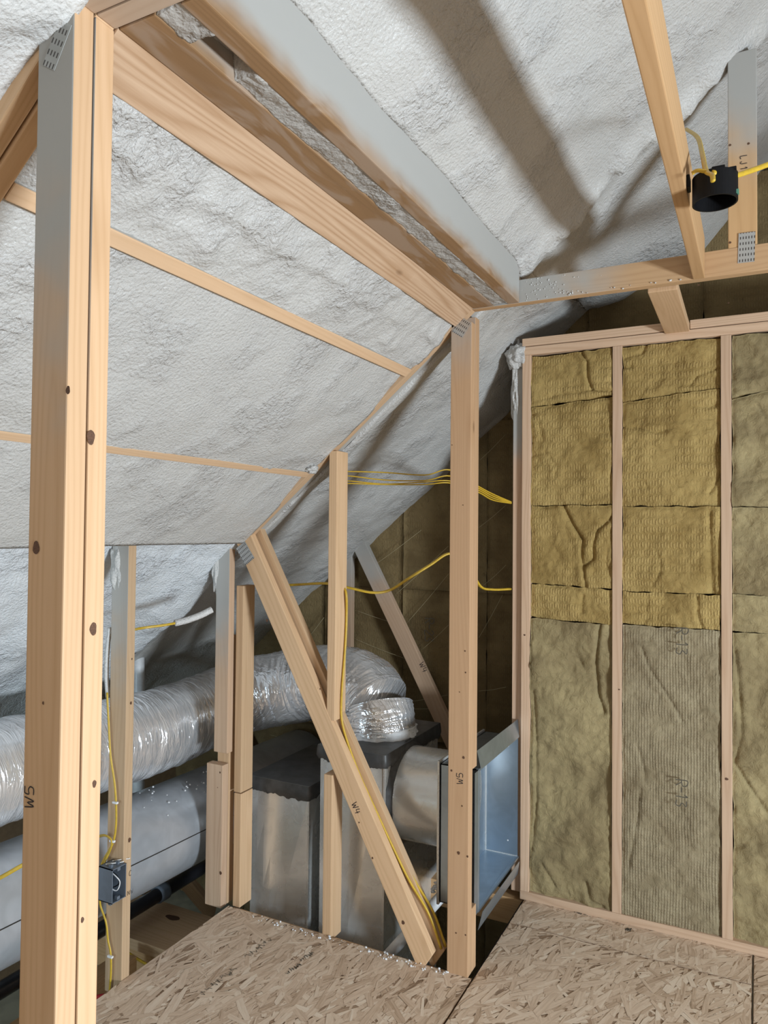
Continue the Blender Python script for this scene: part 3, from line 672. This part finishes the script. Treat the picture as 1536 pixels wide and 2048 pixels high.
batt('narrow golden wool strip above the ridged batt in the middle bay', *b2, *cell(r2, 3), M_WOOLG, [(0.012, 0.008, [(1395, 1195), (1395, 1230), (1405, 1258)]), (0.006, 0.006, [(1295, 1195), (1292, 1220), (1250, 1230)])], seed=9, group=G)
bm_ = batt('tall ridged grey wool batt printed R-13 twice in the middle bay', *b2, *cell(r2, 4), M_WOOLR, [(0.010, 0.006, [(1283, 1295), (1300, 1340), (1340, 1400), (1365, 1445)]), (0.008, 0.006, [(1275, 1490), (1288, 1540), (1290, 1565)]), (0.010, 0.006, [(1280, 1580), (1275, 1640), (1255, 1745)])], seed=10, puff=0.010, group=G)
batt('plain wool batt at the top of the right bay with bulging lower edge', *b3, *cell(r3, 0), M_WOOLP, [], seed=11, puff=0.03, group=G)
batt('plain wool batt with dark frayed stains in the right bay', *b3, *cell(r3, 1), M_WOOLP, [(0.008, 0.006, [(1516, 810), (1530, 835)]), (0.006, 0.01, [(1480, 965), (1536, 955)])], seed=12, puff=0.024, group=G)
batt('plain wool batt in the middle of the right bay', *b3, *cell(r3, 2), M_WOOLP, [(0.006, 0.006, [(1490, 1030), (1500, 1050)])], seed=13, puff=0.02, group=G)
batt('narrow plain wool strip in the right bay', *b3, *cell(r3, 3), M_WOOLP, [], seed=14, group=G)
batt('tall plain wool batt rising from the floor in the right bay', *b3, *cell(r3, 4), M_WOOLP, [(0.012, 0.008, [(1470, 1300), (1480, 1390), (1482, 1470), (1470, 1530), (1490, 1560), (1536, 1630)]), (0.010, 0.008, [(1466, 1700), (1490, 1690)])], seed=15, puff=0.026, group=G)
for (x, y) in ((1352, 1254), (1351, 1557)):
    a = pt(x, y, 1, 3.372); write('R-13', a, (0, 0, -1), (1, 0, 0), 0.046, 0.0045, bm_, M_INKB, 0.62); tag(bm_.children[-1], 'printed R-13')
# ---- gable wall lined with darker wool
wg = empty('wall_gable', (-1.5, 4.06, -2.5), kind='structure', label='outer gable sheathing')
box('sheathing', -3.75, 3.0, 4.06, 4.10, -2.5, 2.3, M_DECK, wg, 0)
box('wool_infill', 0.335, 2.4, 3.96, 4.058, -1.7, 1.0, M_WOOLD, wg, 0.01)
XE = [-3.62, -3.02, -2.42, -1.88, -1.36, -0.80, -0.24, 0.33]; ZE = [-2.50, -1.22, -0.35, 0.62, 1.75]
for i in range(len(XE)-1):
    for j in range(len(ZE)-1):
        zt_ = ZE[j+1]
        if ZE[j] > slope(XE[i+1])+0.1: continue
        if XE[i] > -0.9 and zt_ < 0.7: continue
        r23 = (i == 3 and j == 1)
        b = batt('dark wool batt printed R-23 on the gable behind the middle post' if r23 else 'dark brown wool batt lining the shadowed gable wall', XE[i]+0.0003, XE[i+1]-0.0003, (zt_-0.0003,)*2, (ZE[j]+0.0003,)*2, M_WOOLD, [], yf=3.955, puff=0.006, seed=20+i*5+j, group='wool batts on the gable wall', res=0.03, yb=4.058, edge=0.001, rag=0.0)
        if r23: 
            a = pt(850, 1235, 1, 3.93); write('R-23', a, (0, 0, -1), (1, 0, 0), 0.055, 0.005, b, M_INKB, 0.62); tag(b.children[-1], 'printed R-23')
# retaining twine across the gable
for k, (a, b) in enumerate((((843, 1060), (735, 1140)), ((897, 1092), (790, 1190)), ((897, 1148), (812, 1248)), ((897, 1250), (843, 1300)), ((710, 1220), (808, 1252)),
                            ((703, 1275), (818, 1320)), ((805, 1405), (895, 1390)), ((958, 1382), (1012, 1374)), ((805, 1417), (880, 1416)), ((648, 1235), (608, 1285)),
                            ((1010, 870), (960, 920)), ((1012, 1130), (968, 1170)), ((1005, 1190), (958, 1275)), ((1012, 1010), (958, 1055)), ((540, 1470), (590, 1478)))):
    tag(tube('twine', [pt(*a, 1, 3.915), (pt(*a, 1, 3.915)+pt(*b, 1, 3.915))/2+Vector((0, 0, -0.004)), pt(*b, 1, 3.915)], 0.0011, M_TWINE, None, n=3, seg=5), 'thin pale twine strung across the dark gable wool', 'twine', 'twine lines over the gable wool')

# ================================================================== KNEEWALL STUD, BOX AND CABLES ON IT
ks = tag(box('kneewall_stud', -2.245, -2.158, 2.080, 2.120, -1.78, -0.062, M_STUDK, None), 'foam-dusted kneewall stud with a grey electrical box', 'stud')
a = pt(253, 1753, 0, -2.157); write('C', a+Vector((0, 0.012, -0.005)), (0, 1, 0), (0, 0, 1), 0.020, 0.0016, ks)
write('NW', a+Vector((0, 0.006, -0.075)), (0, 1, 0), (0, 0, 1), 0.016, 0.0014, ks)
tag(box('kneewall_stud', -2.245, -2.158, 1.45, 1.49, -1.78, -0.062, M_STUDK, None), 'kneewall stud hidden left of the near post', 'stud')
eb = empty('outlet_box', (-2.175, 2.045, -1.40), 'blue-grey plastic outlet box nailed to the kneewall stud', 'outlet box')
X0, X1, YA, YB, Z0, Z1 = -2.212, -2.140, 2.010, 2.078, -1.398, -1.272; t = 0.003
def shell_box(name, x0, x1, y0, y1, z0, z1, t, mat, parent, open_='+x'):
    vs, fs = [], []
    def bx(a0, a1, b0, b1, c0, c1):
        b = len(vs)
        for X in (a0, a1):
            for Y in (b0, b1):
                for Z in (c0, c1): vs.append((X, Y, Z))
        for q in ((0, 1, 3, 2), (4, 6, 7, 5), (0, 4, 5, 1), (2, 3, 7, 6), (0, 2, 6, 4), (1, 5, 7, 3)): fs.append(tuple(b+i for i in q))
    if open_ == '+x':
        bx(x0, x0+t, y0, y1, z0, z1); bx(x0, x1, y0, y0+t, z0, z1); bx(x0, x1, y1-t, y1, z0, z1); bx(x0, x1, y0, y1, z0, z0+t); bx(x0, x1, y0, y1, z1-t, z1)
    return mesh_obj(name, vs, fs, mat, parent)
ebb = shell_box('box_body', X0, X1, YA, YB, Z0, Z1, t, M_EBOX, eb)
for zc in (Z0+0.010, Z1-0.010):
    box('screw_lug', X1-0.016, X1-0.002, (YA+YB)/2-0.007, (YA+YB)/2+0.007, zc-0.006, zc+0.006, M_EBOX, ebb, 0.001)
for dy in (-0.02, 0.012):
    board('nail', (X1-0.05, (YA+YB)/2+dy, Z1+0.006), (X1-0.01, (YA+YB)/2+dy+0.05, Z1+0.004), 0.004, 0.004, M_GALV, ebb, side=(0, 0, 1), bev=0.001)
    box('nail_boss', X1-0.03, X1-0.016, (YA+YB)/2+dy-0.005, (YA+YB)/2+dy+0.005, Z1, Z1+0.012, M_EBOX, ebb, 0.001)
    box('nail_boss', X1-0.03, X1-0.016, (YA+YB)/2+dy-0.005, (YA+YB)/2+dy+0.005, Z0-0.012, Z0, M_EBOX, ebb, 0.001)
tube('wire_loop', [(X0+0.01, YA+0.03, Z1-0.02), (X1-0.02, YA+0.035, Z1-0.04), (X1-0.008, YA+0.045, Z1-0.065), (X1-0.02, YA+0.04, Z0+0.03), (X0+0.02, YA+0.03, Z0+0.045), (X0+0.012, YA+0.03, Z1-0.05)], 0.0022, M_WHITE, eb, n=6)
tube('wire_loop', [(X0+0.01, YA+0.045, Z1-0.03), (X1-0.025, YA+0.05, Z1-0.05), (X1-0.02, YA+0.05, Z0+0.05), (X0+0.02, YA+0.04, Z0+0.03)], 0.002, M_BLACK, eb, n=6)
def cable(label, pts, staples=(), mat=None, r=0.0052, ry=0.0028, up=(0, 1, 0), group='yellow cables'):
    o = tag(tube('cable', pts, r, mat or M_YEL, None, n=8, seg=8, ry=ry, up=up), label, 'cable', group)
    for s in staples:
        c = Vector(s); box('staple', c.x-0.012, c.x+0.012, c.y-0.006, c.y+0.004, c.z-0.004, c.z+0.004, M_WHITE, o, 0.0015)
    return o
P_ = lambda x, y, Y: pt(x, y, 1, Y)
YK = 2.070
cable('yellow cable running down the stud into the outlet box', [P_(214, 1385, YK), P_(217, 1440, YK), P_(221, 1510, YK), P_(229, 1565, YK), P_(232, 1605, YK), P_(232, 1650, YK), P_(226, 1685, YK), P_(210, 1715, YK), P_(203, 1730, 2.06)], [P_(231, 1605, YK-0.004), P_(225, 1682, YK-0.004)])
cable('second yellow cable looping from behind the post to the outlet box', [P_(196, 1673, 2.10), P_(210, 1671, YK), P_(222, 1679, YK-0.008), P_(222, 1695, YK-0.008), P_(212, 1718, YK-0.008), P_(206, 1733, 2.055)])
cable('yellow cable leaving the outlet box down to the deck', [P_(199, 1790, 2.06), P_(201, 1812, YK), P_(212, 1845, YK), P_(216, 1880, YK), P_(221, 1905, YK), P_(222, 1940, YK), P_(219, 1985, YK)], [P_(221, 1913, YK-0.004)])
fo = cable('foam-coated white cable hugging the left of the stud', [P_(220, 1255, 2.09), P_(215, 1300, 2.09), P_(213, 1350, 2.09), P_(216, 1395, 2.09)], (), M_FOAMW, 0.009, 0.008, group=None)
cable('yellow cable half coated in foam behind the kneewall stud', [P_(255, 1262, 2.2), P_(285, 1256, 2.22), P_(330, 1250, 2.30), P_(352, 1246, 2.35)])
cable('white foam sleeve on the cable below the eave foam', [P_(350, 1246, 2.345), P_(375, 1240, 2.40), P_(402, 1230, 2.46), P_(424, 1219, 2.5)], (), M_FOAMW, 0.014, 0.012, group=None)
cable('short yellow cable left of the near post', [P_(-20, 1281, 2.0), P_(15, 1280, 2.0), P_(40, 1280, 2.05), P_(60, 1280, 2.1)], r=0.006)
cable('yellow cable crossing in front of the grey duct at far left', [P_(-25, 1768, 1.70), P_(5, 1753, 1.72), P_(42, 1732, 1.75), P_(80, 1712, 1.78)], r=0.007)
# cables through the middle truss
YM = 2.83
for k, (ya, yb_) in enumerate(((943, 946), (952, 958), (962, 962), (967, 966))):
    cable(('topmost', 'second', 'third', 'lowest')[k]+' yellow cable strung high between the short post and middle post',
          [P_(675, ya+1, YM-0.02), P_(700, ya, YM), P_(770, ya+(2, 8, 6, 2)[k], 2.9), P_(850, yb_+(4, 3, 2, 3)[k], 2.95), P_(900, yb_-(6, 6, 0, 0)[k], 3.0), P_(955, 972+4*k, 3.2), P_(985, 988+4*k, 3.3), P_(1022, 1004+k, 3.42)], up=(0, 0, 1), group='cables strung high behind the middle post')
cable('thick yellow cable sagging across the dark gable', [P_(548, 1172, YM), P_(600, 1169, YM+0.03), P_(655, 1167, YM+0.04), P_(700, 1176, YM+0.04), P_(745, 1185, 2.9), P_(780, 1180, 2.95), P_(820, 1155, 3.0), P_(860, 1130, 3.05), P_(900, 1107, 3.1), P_(935, 1130, 3.2), P_(960, 1172, 3.3), P_(985, 1179, 3.36), P_(1022, 1178, 3.44)], r=0.011, ry=0.006, up=(0, 0, 1))
PXS = lambda x, y: pt(x, y, 0, -1.599)
PW = lambda x, y: pt(x, y, 1, 2.757)+Vector((0.014, 0, 0.008))
P2 = [P_(676, 1172, 2.84), PXS(691, 1182), PXS(693, 1230), PXS(690, 1300), PXS(684, 1380), PXS(683, 1436), PW(690, 1490), PW(713, 1552), PW(746, 1625), PW(781, 1700), PW(813, 1765), PW(851, 1830), PW(876, 1900)]
cable('yellow cable dropping down the short post and along the diagonal web', P2, r=0.0065, ry=0.005)
cable('second yellow cable beside it along the diagonal web', [p+Vector((0.012, 0.016, 0.004)) for p in P2[6:]], r=0.006, ry=0.004)

# ================================================================== DUCTWORK
def flexdisp(seed):
    def d(p, s, th):
        return 0.030*fr((s*60+seed, math.cos(th)*1.6, math.sin(th)*1.6), 3)*0.8 + 0.016*fr((s*160, math.cos(th)*2, math.sin(th)*2+seed), 3) + 0.05*fr((p.x*3, p.y*3, p.z*3), 2)
    return d
fx = empty('flexible_duct', (-2.6, 2.6, -1.2), 'big silver foil flexible duct arching down into the rear sheet metal plenum', 'flexible duct')
path = [(-2.62, 0.9, -0.92), (-2.61, 1.5, -0.93), (-2.60, 2.1, -0.95), (-2.60, 2.6, -0.975), (-2.58, 2.95, -0.96), (-2.46, 3.20, -0.90), (-2.22, 3.32, -0.84), (-1.98, 3.32, -0.79), (-1.79, 3.29, -0.80), (-1.68, 3.24, -0.87)]
tube('foil_jacket', path, lambda s: 0.195-0.02*sm(0.6, 1, s), M_FOIL, fx, n=36, seg=64, disp=flexdisp(1.0))
tube('foil_cuff', [(-1.672, 3.235, -0.865), (-1.660, 3.225, -0.90), (-1.655, 3.22, -0.945), (-1.652, 3.217, -0.985)], lambda s: 0.172+0.012*s, M_FOIL, fx, n=14, seg=64, disp=flexdisp(5.0))
tube('insulation_fringe', [(-1.652, 3.217, -0.955), (-1.650, 3.216, -0.985), (-1.650, 3.216, -1.01)], lambda s: 0.180+0.014*s, M_FLUFF, fx, n=6, seg=64, disp=lambda p, s, th: 0.09*fr((math.cos(th)*5, math.sin(th)*5, s*2), 4))
rd = empty('metal_duct', (-2.55, 2.4, -1.65), 'smooth grey round metal duct below the foil duct', 'duct')
def seamdisp(p, s, th): return 0.0
dwl = tube('duct_wall', [(-2.55, 0.9, -1.40), (-2.55, 1.9, -1.425), (-2.55, 2.75, -1.452), (-2.55, 3.9, -1.47)], 0.212, M_GREYD, rd, n=4, seg=72)
th = math.radians(0)
tube('lap_seam', [(-2.55+0.2118, 0.9, -1.375), (-2.55+0.2118, 1.9, -1.40), (-2.55+0.2118, 2.75, -1.427), (-2.55+0.2118, 3.9, -1.445)], 0.0022, M_DARK, dwl, n=3, seg=6)
def plenum(label, x0, x1, y0, y1, zt, zb, cross=True):
    e = empty('sheet_metal_plenum', ((x0+x1)/2, y0, zb), label, 'plenum', 'sheet metal plenums')
    zl = zt-0.055
    def face(name, a, b, c, d, n, bul, mat):
        A, B, C_, D_ = map(Vector, (a, b, c, d)); n = Vector(n); N = 8; vs, fs = [], []
        for i in range(N+1):
            for j in range(N+1):
                u, v = i/N, j/N
                p = (A*(1-u)+B*u)*(1-v)+(D_*(1-u)+C_*u)*v
                k = min(u, 1-u, v, 1-v)*2 if cross else 0
                vs.append(p+n*bul*k)
        for i in range(N):
            for j in range(N): fs.append((i*(N+1)+j, (i+1)*(N+1)+j, (i+1)*(N+1)+j+1, i*(N+1)+j+1))
        return mesh_obj(name, vs, fs, mat, e)
    fp = face('front_panel', (x0, y0, zb), (x1, y0, zb), (x1, y0, zl), (x0, y0, zl), (0, -1, 0), 0.020, M_GALV)
    face('side_panel', (x1, y0, zb), (x1, y1, zb), (x1, y1, zl), (x1, y0, zl), (1, 0, 0), 0.012, M_GALV)
    face('side_panel', (x0, y1, zb), (x0, y0, zb), (x0, y0, zl), (x0, y1, zl), (-1, 0, 0), 0.012, M_GALV)
    face('rear_panel', (x1, y1, zb), (x0, y1, zb), (x0, y1, zl), (x1, y1, zl), (0, 1, 0), 0.012, M_GALV)
    box('corner_seam', x1-0.004, x1+0.006, y0-0.006, y0+0.004, zb, zl, M_GALV, fp, 0.002)
    # smeared mastic skirt under the lid
    N = 60; vs, fs = [], []; per = [(x0, y0), (x1, y0), (x1, y1), (x0, y1)]; tot = []
    for k in range(4):
        a, b = per[k], per[(k+1) % 4]
        for i in range(N): tot.append((a[0]+(b[0]-a[0])*i/N, a[1]+(b[1]-a[1])*i/N))
    cx, cy = (x0+x1)/2, (y0+y1)/2; m = len(tot)
    for lev in range(4):
        for i, (x, y) in enumerate(tot):
            o = (0.006, 0.014, 0.013, 0.010)[lev]; z = (zl-0.012+0.014*fr((x*25, y*25, 1), 3), zl+0.010, zl+0.030, zt)[lev]
            vs.append((x+(o if x > cx else -o)*(1 if abs(x-cx) > (x1-x0)/2-1e-4 else 0), y+(o if y > cy else -o)*(1 if abs(y-cy) > (y1-y0)/2-1e-4 else 0), z))
    for lev in range(3):
        for i in range(m): fs.append((lev*m+i, lev*m+(i+1) % m, (lev+1)*m+(i+1) % m, (lev+1)*m+i))
    mesh_obj('mastic_band', vs, fs, M_MASTIC, e, smooth=True)
    box('lid', x0-0.010, x1+0.010, y0-0.010, y1+0.010, zt-0.004, zt+0.002, M_LIDTOP, e, 0.001)
    return e
plenum('front sheet metal plenum with a dark flat lid left of the diagonal web', -2.178, -1.852, 2.90, 3.45, -1.185, -2.45)
plenum('rear sheet metal plenum capped by the foil duct behind the diagonal web', -1.790, -1.462, 2.90, 3.50, -0.985, -2.45)
rc = empty('round_collar_duct', (-1.32, 3.14, -1.42), 'short round sheet metal duct joining plenum and register box', 'duct')
tube('duct_wall', [(-1.455, 3.14, -1.215), (-1.40, 3.14, -1.215), (-1.30, 3.14, -1.215), (-1.17, 3.14, -1.215)], 0.208, M_GALV, rc, n=4, seg=64, up=(0, 0, 1), disp=lambda p, s, th: 0.006*fr((p.x*8, th*2, 0), 2))
tube('mastic_ring', [(-1.462, 3.14, -1.215), (-1.452, 3.14, -1.215), (-1.440, 3.14, -1.215)], lambda s: 0.236-0.024*s, M_MASTIC, rc, n=3, seg=64, disp=lambda p, s, th: 0.05*fr((math.cos(th)*5, math.sin(th)*5, 2), 3))
rg = empty('register_box', (-1.10, 3.12, -1.54), 'open galvanized register box beside the middle post', 'register box')
RX0, RX1, RY0, RY1, RZ0, RZ1 = -1.175, -1.012, 2.845, 3.405, -1.530, -0.965
rsh = shell_box('box_shell', RX0, RX1, RY0, RY1, RZ0, RZ1, 0.004, M_GALVB, rg)
board('top_flange', (RX1+0.001, RY0+0.01, RZ1+0.036), (RX1+0.001, RY1, RZ1+0.036), 0.075, 0.0015, M_GALVB, rg, side=(1, 0, 0.25), bev=0, c1=0.6)
board('bottom_flange', (RX1+0.010, RY0+0.01, RZ0-0.040), (RX1+0.010, RY1-0.02, RZ0-0.040), 0.080, 0.0015, M_GALVB, rg, side=(1, 0, -0.25), bev=0, c1=-0.5)
board('side_flange', (RX1+0.004, RY0-0.022, RZ0), (RX1+0.004, RY0-0.022, RZ1), 0.050, 0.0015, M_GALVB, rg, side=(1, 0, 0), bev=0)
box('edge_hem', RX1-0.008, RX1+0.006, RY0, RY0+0.010, RZ0, RZ1, M_GALVB, rsh, 0.002)
box('edge_hem', RX1-0.008, RX1+0.006, RY0, RY1, RZ1-0.006, RZ1+0.004, M_GALVB, rsh, 0.002)
box('edge_hem', RX1-0.008, RX1+0.006, RY0, RY1, RZ0-0.004, RZ0+0.006, M_GALVB, rsh, 0.002)
for yy, zz_ in ((RY1-0.005, -1.02), (RY1-0.005, -1.46)): box('rivet', RX1-0.05, RX1-0.044, yy-0.002, yy+0.002, zz_-0.003, zz_+0.003, M_WHITE, rsh, 0.001)
box('corner_seam', RX0+0.004, RX0+0.010, RY1-0.010, RY1-0.004, RZ0, RZ1, M_GALV, rsh, 0.001)
box('corner_seam', RX0+0.004, RX1, RY1-0.008, RY1-0.004, RZ0+0.004, RZ0+0.008, M_GALV, rsh, 0.001)
box('rear_flange', RX0-0.012, RX0-0.002, RY0-0.006, RY1, RZ0-0.01, RZ1+0.01, M_GALV, rg, 0.002)

# ================================================================== PIPES AND FRAMING BELOW THE DECK
tag(tube('white_pipe', [P_(277, 1240, 3.00), P_(277, 1500, 3.00), P_(276, 1860, 3.00)], 0.032, M_WHITE, None, n=2, seg=20), 'white plastic vent pipe standing behind the ducts', 'pipe')
a, b = P_(905, 1768, 3.02), P_(770, 1918, 2.82)
tag(tube('white_pipe', [a, (a+b)/2, b], 0.024, M_WHITE, None, n=2, seg=20), 'white plastic pipe slanting down behind the diagonal web', 'pipe')
bp = tag(tube('black_pipe', [(-2.72, 1.2, -1.86), (-2.715, 2.0, -1.86), (-2.71, 2.75, -1.855), (-2.71, 3.6, -1.85)], 0.034, M_BPIPE, None, n=4, seg=20), 'black plastic pipe under the grey duct', 'pipe')
tube('coupling', [(-2.712, 2.84, -1.854), (-2.712, 2.87, -1.854), (-2.712, 2.90, -1.854)], 0.043, M_EBOX, bp, n=2, seg=20)
fb = tag(box('floor_beam', -3.5, -2.165, 2.60, 2.93, -1.985, -1.935, M_WOOD, None), 'flat beam with a dark knot below the left posts', 'beam')
tag(box('floor_beam', -3.5, -2.165, 2.64, 2.68, -2.15, -1.99, M_ORANGE, None), 'orange joist edge under the flat beam', 'beam')
tag(board('brace', P_(338, 1722, 3.34), P_(425, 1825, 3.20), 0.085, 0.04, M_WOOD, None, side=(0, 1, 0)), 'pale diagonal brace below the grey duct', 'brace')
tag(box('floor_joist', -2.60, -2.50, 0.4, 2.5, -2.06, -1.93, M_ORANGE, None), 'joist running back under the black pipe at lower left', 'joist')
for k, x in enumerate((-2.44, -2.34)):
    tag(box('lower_post', x, x+0.06, 2.70, 2.74, -2.52, -2.15, M_ORANGE, None), ('left' if k == 0 else 'right')+' short post below the orange joist edge', 'post')
tag(box('floor_joist', -1.9, -0.99, 3.42, 3.50, -1.86, -1.735, M_ORANGE, None), 'dark joist under the register box', 'joist')
tag(box('floor_joist', -2.16, 2.9, 2.715, 2.755, -1.98, -1.742, M_WOOD, None), 'bottom chord joist along the edge of the deck', 'joist')
tag(tube('red_pipe', [(-2.55, 2.02, -1.90), (-2.40, 2.16, -1.90), (-2.25, 2.3, -1.9)], 0.012, M_RED, None, n=3), 'thin red pipe beside the kneewall stud foot', 'pipe')
tag(tube('cable', [P_(255, 1905, 2.5), P_(275, 1918, 2.5), P_(310, 1938, 2.5)], 0.006, M_YEL, None, n=4), 'yellow cable below the deck edge', 'cable', 'yellow cables')

# ================================================================== CEILING BOX
cb = empty('ceiling_box', (-0.095, 1.90, 0.86), 'black round ceiling fixture box screwed to the joist', 'fixture box')
cc = pt(1421, 356, 0, -0.105); zc_ = cc.z; yc_ = cc.y; Rb = 0.053; hb = 0.066
vs, fs = [], []; n = 48
for (r, z) in ((Rb, 0), (Rb, -hb), (Rb-0.004, -hb), (Rb-0.004, -0.004), (0, -0.004), (0, 0)):
    for k in range(n): vs.append((-0.095+r*math.cos(2*math.pi*k/n), yc_+r*math.sin(2*math.pi*k/n), zc_+z))
for l in range(5):
    for k in range(n): fs.append((l*n+k, l*n+(k+1) % n, (l+1)*n+(k+1) % n, (l+1)*n+k))
cbm = mesh_obj('box_shell', vs, fs, M_BLACK, cb, smooth=False)
box('mounting_tab', -0.160, -0.152, yc_-0.02, yc_+0.02, zc_-0.02, zc_+0.012, M_BLACK, cbm, 0.002)
box('knockout_tab', -0.10, -0.07, yc_-Rb+0.004, yc_-Rb+0.016, zc_-0.002, zc_+0.006, M_BLACK, cbm, 0.002)
box('knockout_tab', -0.065, -0.045, yc_-0.03, yc_-0.01, zc_-0.002, zc_+0.006, M_BLACK, cbm, 0.002)
box('ground_lug', -0.055, -0.040, yc_-0.02, yc_-0.005, zc_-hb+0.008, zc_-hb+0.018, plain('green_screw', (0.10, 0.28, 0.20), 0.5), cbm, 0.001)
tube('wire_loop', [(-0.09, yc_-0.03, zc_-0.03), (-0.075, yc_-0.035, zc_-0.058), (-0.06, yc_-0.02, zc_-0.05), (-0.055, yc_, zc_-0.03)], 0.0018, M_WHITE, cbm, n=5)
tb = (-0.095, yc_-Rb*0.6, zc_)
PX = lambda x, y, X: pt(x, y, 0, X)
cable('yellow cable curling from the foam down into the black ceiling box', [pt(1372, 258, 1, 2.45), pt(1395, 275, 1, 2.25), pt(1405, 310, 1, 2.05), pt(1412, 342, 1, 1.93), pt(1424, 350, 1, 1.88), pt(1426, 362, 1, 1.86)], r=0.006, ry=0.004)
cable('yellow cable leaving the black ceiling box to the right', [pt(1426, 345, 1, 1.95), pt(1450, 348, 1, 1.98), pt(1470, 351, 1, 2.0), pt(1500, 342, 1, 2.05), pt(1536, 329, 1, 2.1), pt(1600, 305, 1, 2.2)], r=0.007, ry=0.004)
cable('short yellow cable stapled to the joist above the black box', [pt(1384, 347, 1, 1.92), pt(1395, 341, 1, 1.92), pt(1412, 343, 1, 1.92)], r=0.005)
q0 = pt(1481, 312, 1, 2.711); write('LJ1', q0+Vector((0, 0, 0)), (0, 0, -1), (1, 0, 0), 0.020, 0.0022, w2); tag(w2.children[-1], 'handwritten LJ1')

# ================================================================== KNOTS
def knot(px, ax, c, r, parent, el=1.5):
    p = pt(*px, ax, c); vs = []
    for k in range(14):
        a = 2*math.pi*k/14; u, v = r*math.cos(a)*(1+0.15*math.sin(3*a+px[0])), r*el*math.sin(a)
        vs.append((c, p.y+u, p.z+v) if ax == 0 else ((p.x+u, c, p.z+v) if ax == 1 else (p.x+v, p.y+u, c)))
    mesh_obj('knot', vs, [tuple(range(14))] if ax == 0 else [tuple(range(13, -1, -1))], M_KNOT, parent)
for px, r in (((182, 875), 0.008), ((187, 1258), 0.007), ((189, 1568), 0.004), ((165, 1840), 0.003)): knot(px, 0, -0.9992, r, s1, 1.6)
for px, r in (((72, 1095), 0.008), ((86, 1406), 0.002), ((136, 780), 0.005)): knot(px, 1, 0.8262, r, p1, 1.4)
for px, r in (((927, 1515), 0.005), ((903, 1541), 0.004), ((917, 1706), 0.006), ((935, 1713), 0.004), ((924, 1612), 0.003), ((930, 1302), 0.003), ((931, 1345), 0.003), ((919, 1384), 0.002), ((912, 1866), 0.003), ((931, 1870), 0.003), ((904, 890), 0.002), ((926, 1010), 0.002)): knot(px, 1, 2.7092, r, p2, 1.1)
for px, r in (((534, 1241), 0.006), ((745, 1716), 0.004), ((806, 1845), 0.007), ((640, 1378), 0.003), ((718, 1645), 0.003)): knot(px, 1, 2.7105, r, dw, 1.2)
for px, r in (((441, 1746), 0.007), ((440, 1545), 0.004), ((435, 1575), 0.002)): knot(px, 1, 2.6992, r, ep, 1.2)
for px, r in (((1049, 1270), 0.005), ((1453, 1558), 0.007), ((1238, 1379), 0.004)): knot(px, 1, 3.3992, r, wbk, 0.8)
for px, r in (((262, 1406), 0.005), ((259, 1680), 0.007), ((264, 1318), 0.003)): knot(px, 0, -2.1572, r, ks, 1.3)
for px, r in (((1397, 570), 0.004), ((1457, 606), 0.003)): knot(px, 1, 2.7092, r, c2, 0.6)
for px, r in (((1460, 290), 0.004), ((1497, 287), 0.004), ((1475, 375), 0.003), ((1460, 485), 0.004)): knot(px, 1, 2.7112, r, w2, 1)
knot((345, 1835), 2, -1.9342, 0.02, fb, 2.2)
# ================================================================== FOAM CRUMBS
def crumbs(label, spots, mat=M_FLUFF):
    vs, fs = [], []
    for (p, r) in spots:
        bmt = bmesh.new(); bmesh.ops.create_icosphere(bmt, subdivisions=1, radius=r)
        b = len(vs); sx = random.uniform(0.7, 1.4)
        for v in bmt.verts: vs.append(Vector(p)+Vector((v.co.x*sx, v.co.y, v.co.z*random.uniform(0.6, 1.0))))
        for f in bmt.faces: fs.append(tuple(b+v.index for v in f.verts))
        bmt.free()
    return tag(mesh_obj('foam_crumbs', vs, fs, mat, None, smooth=True), label, 'debris', None, 'stuff')
sp = []
for k in range(80):
    u = random.random()**0.8; x = -2.05+u*0.98
    sp.append(((x, 2.700+random.uniform(-0.03, 0.012), -1.716), random.uniform(0.0015, 0.0055)))
crumbs('white foam crumbs scattered along the deck edge', sp)
sp = []
for k in range(60):
    x = -0.80+abs(random.gauss(0, 0.12)); sp.append(((x, 2.7095, random.uniform(ZB+0.004, ZT)), random.uniform(0.001, 0.0035)))
for k in range(14): sp.append(((random.uniform(-0.7, -0.15), 2.708, ZB+random.uniform(0, 0.01)), random.uniform(0.002, 0.005)))
crumbs('foam droplets stuck on the collar tie', sp, M_FOAMW)
sp = []
for k in range(40): sp.append((P_(872+random.uniform(-8, 10), 1775+random.uniform(-14, 12), 3.0), random.uniform(0.004, 0.010)))
crumbs('white foam blob above the slanting pipe', sp)
sp = []
for k in range(30):
    y = random.uniform(2.3, 2.95); a = random.gauss(0.5, 0.25); sp.append(((-2.55+0.214*math.sin(a), y, -1.44+0.214*math.cos(a)), random.uniform(0.002, 0.006)))
crumbs('foam crumbs lying on the grey duct', sp)
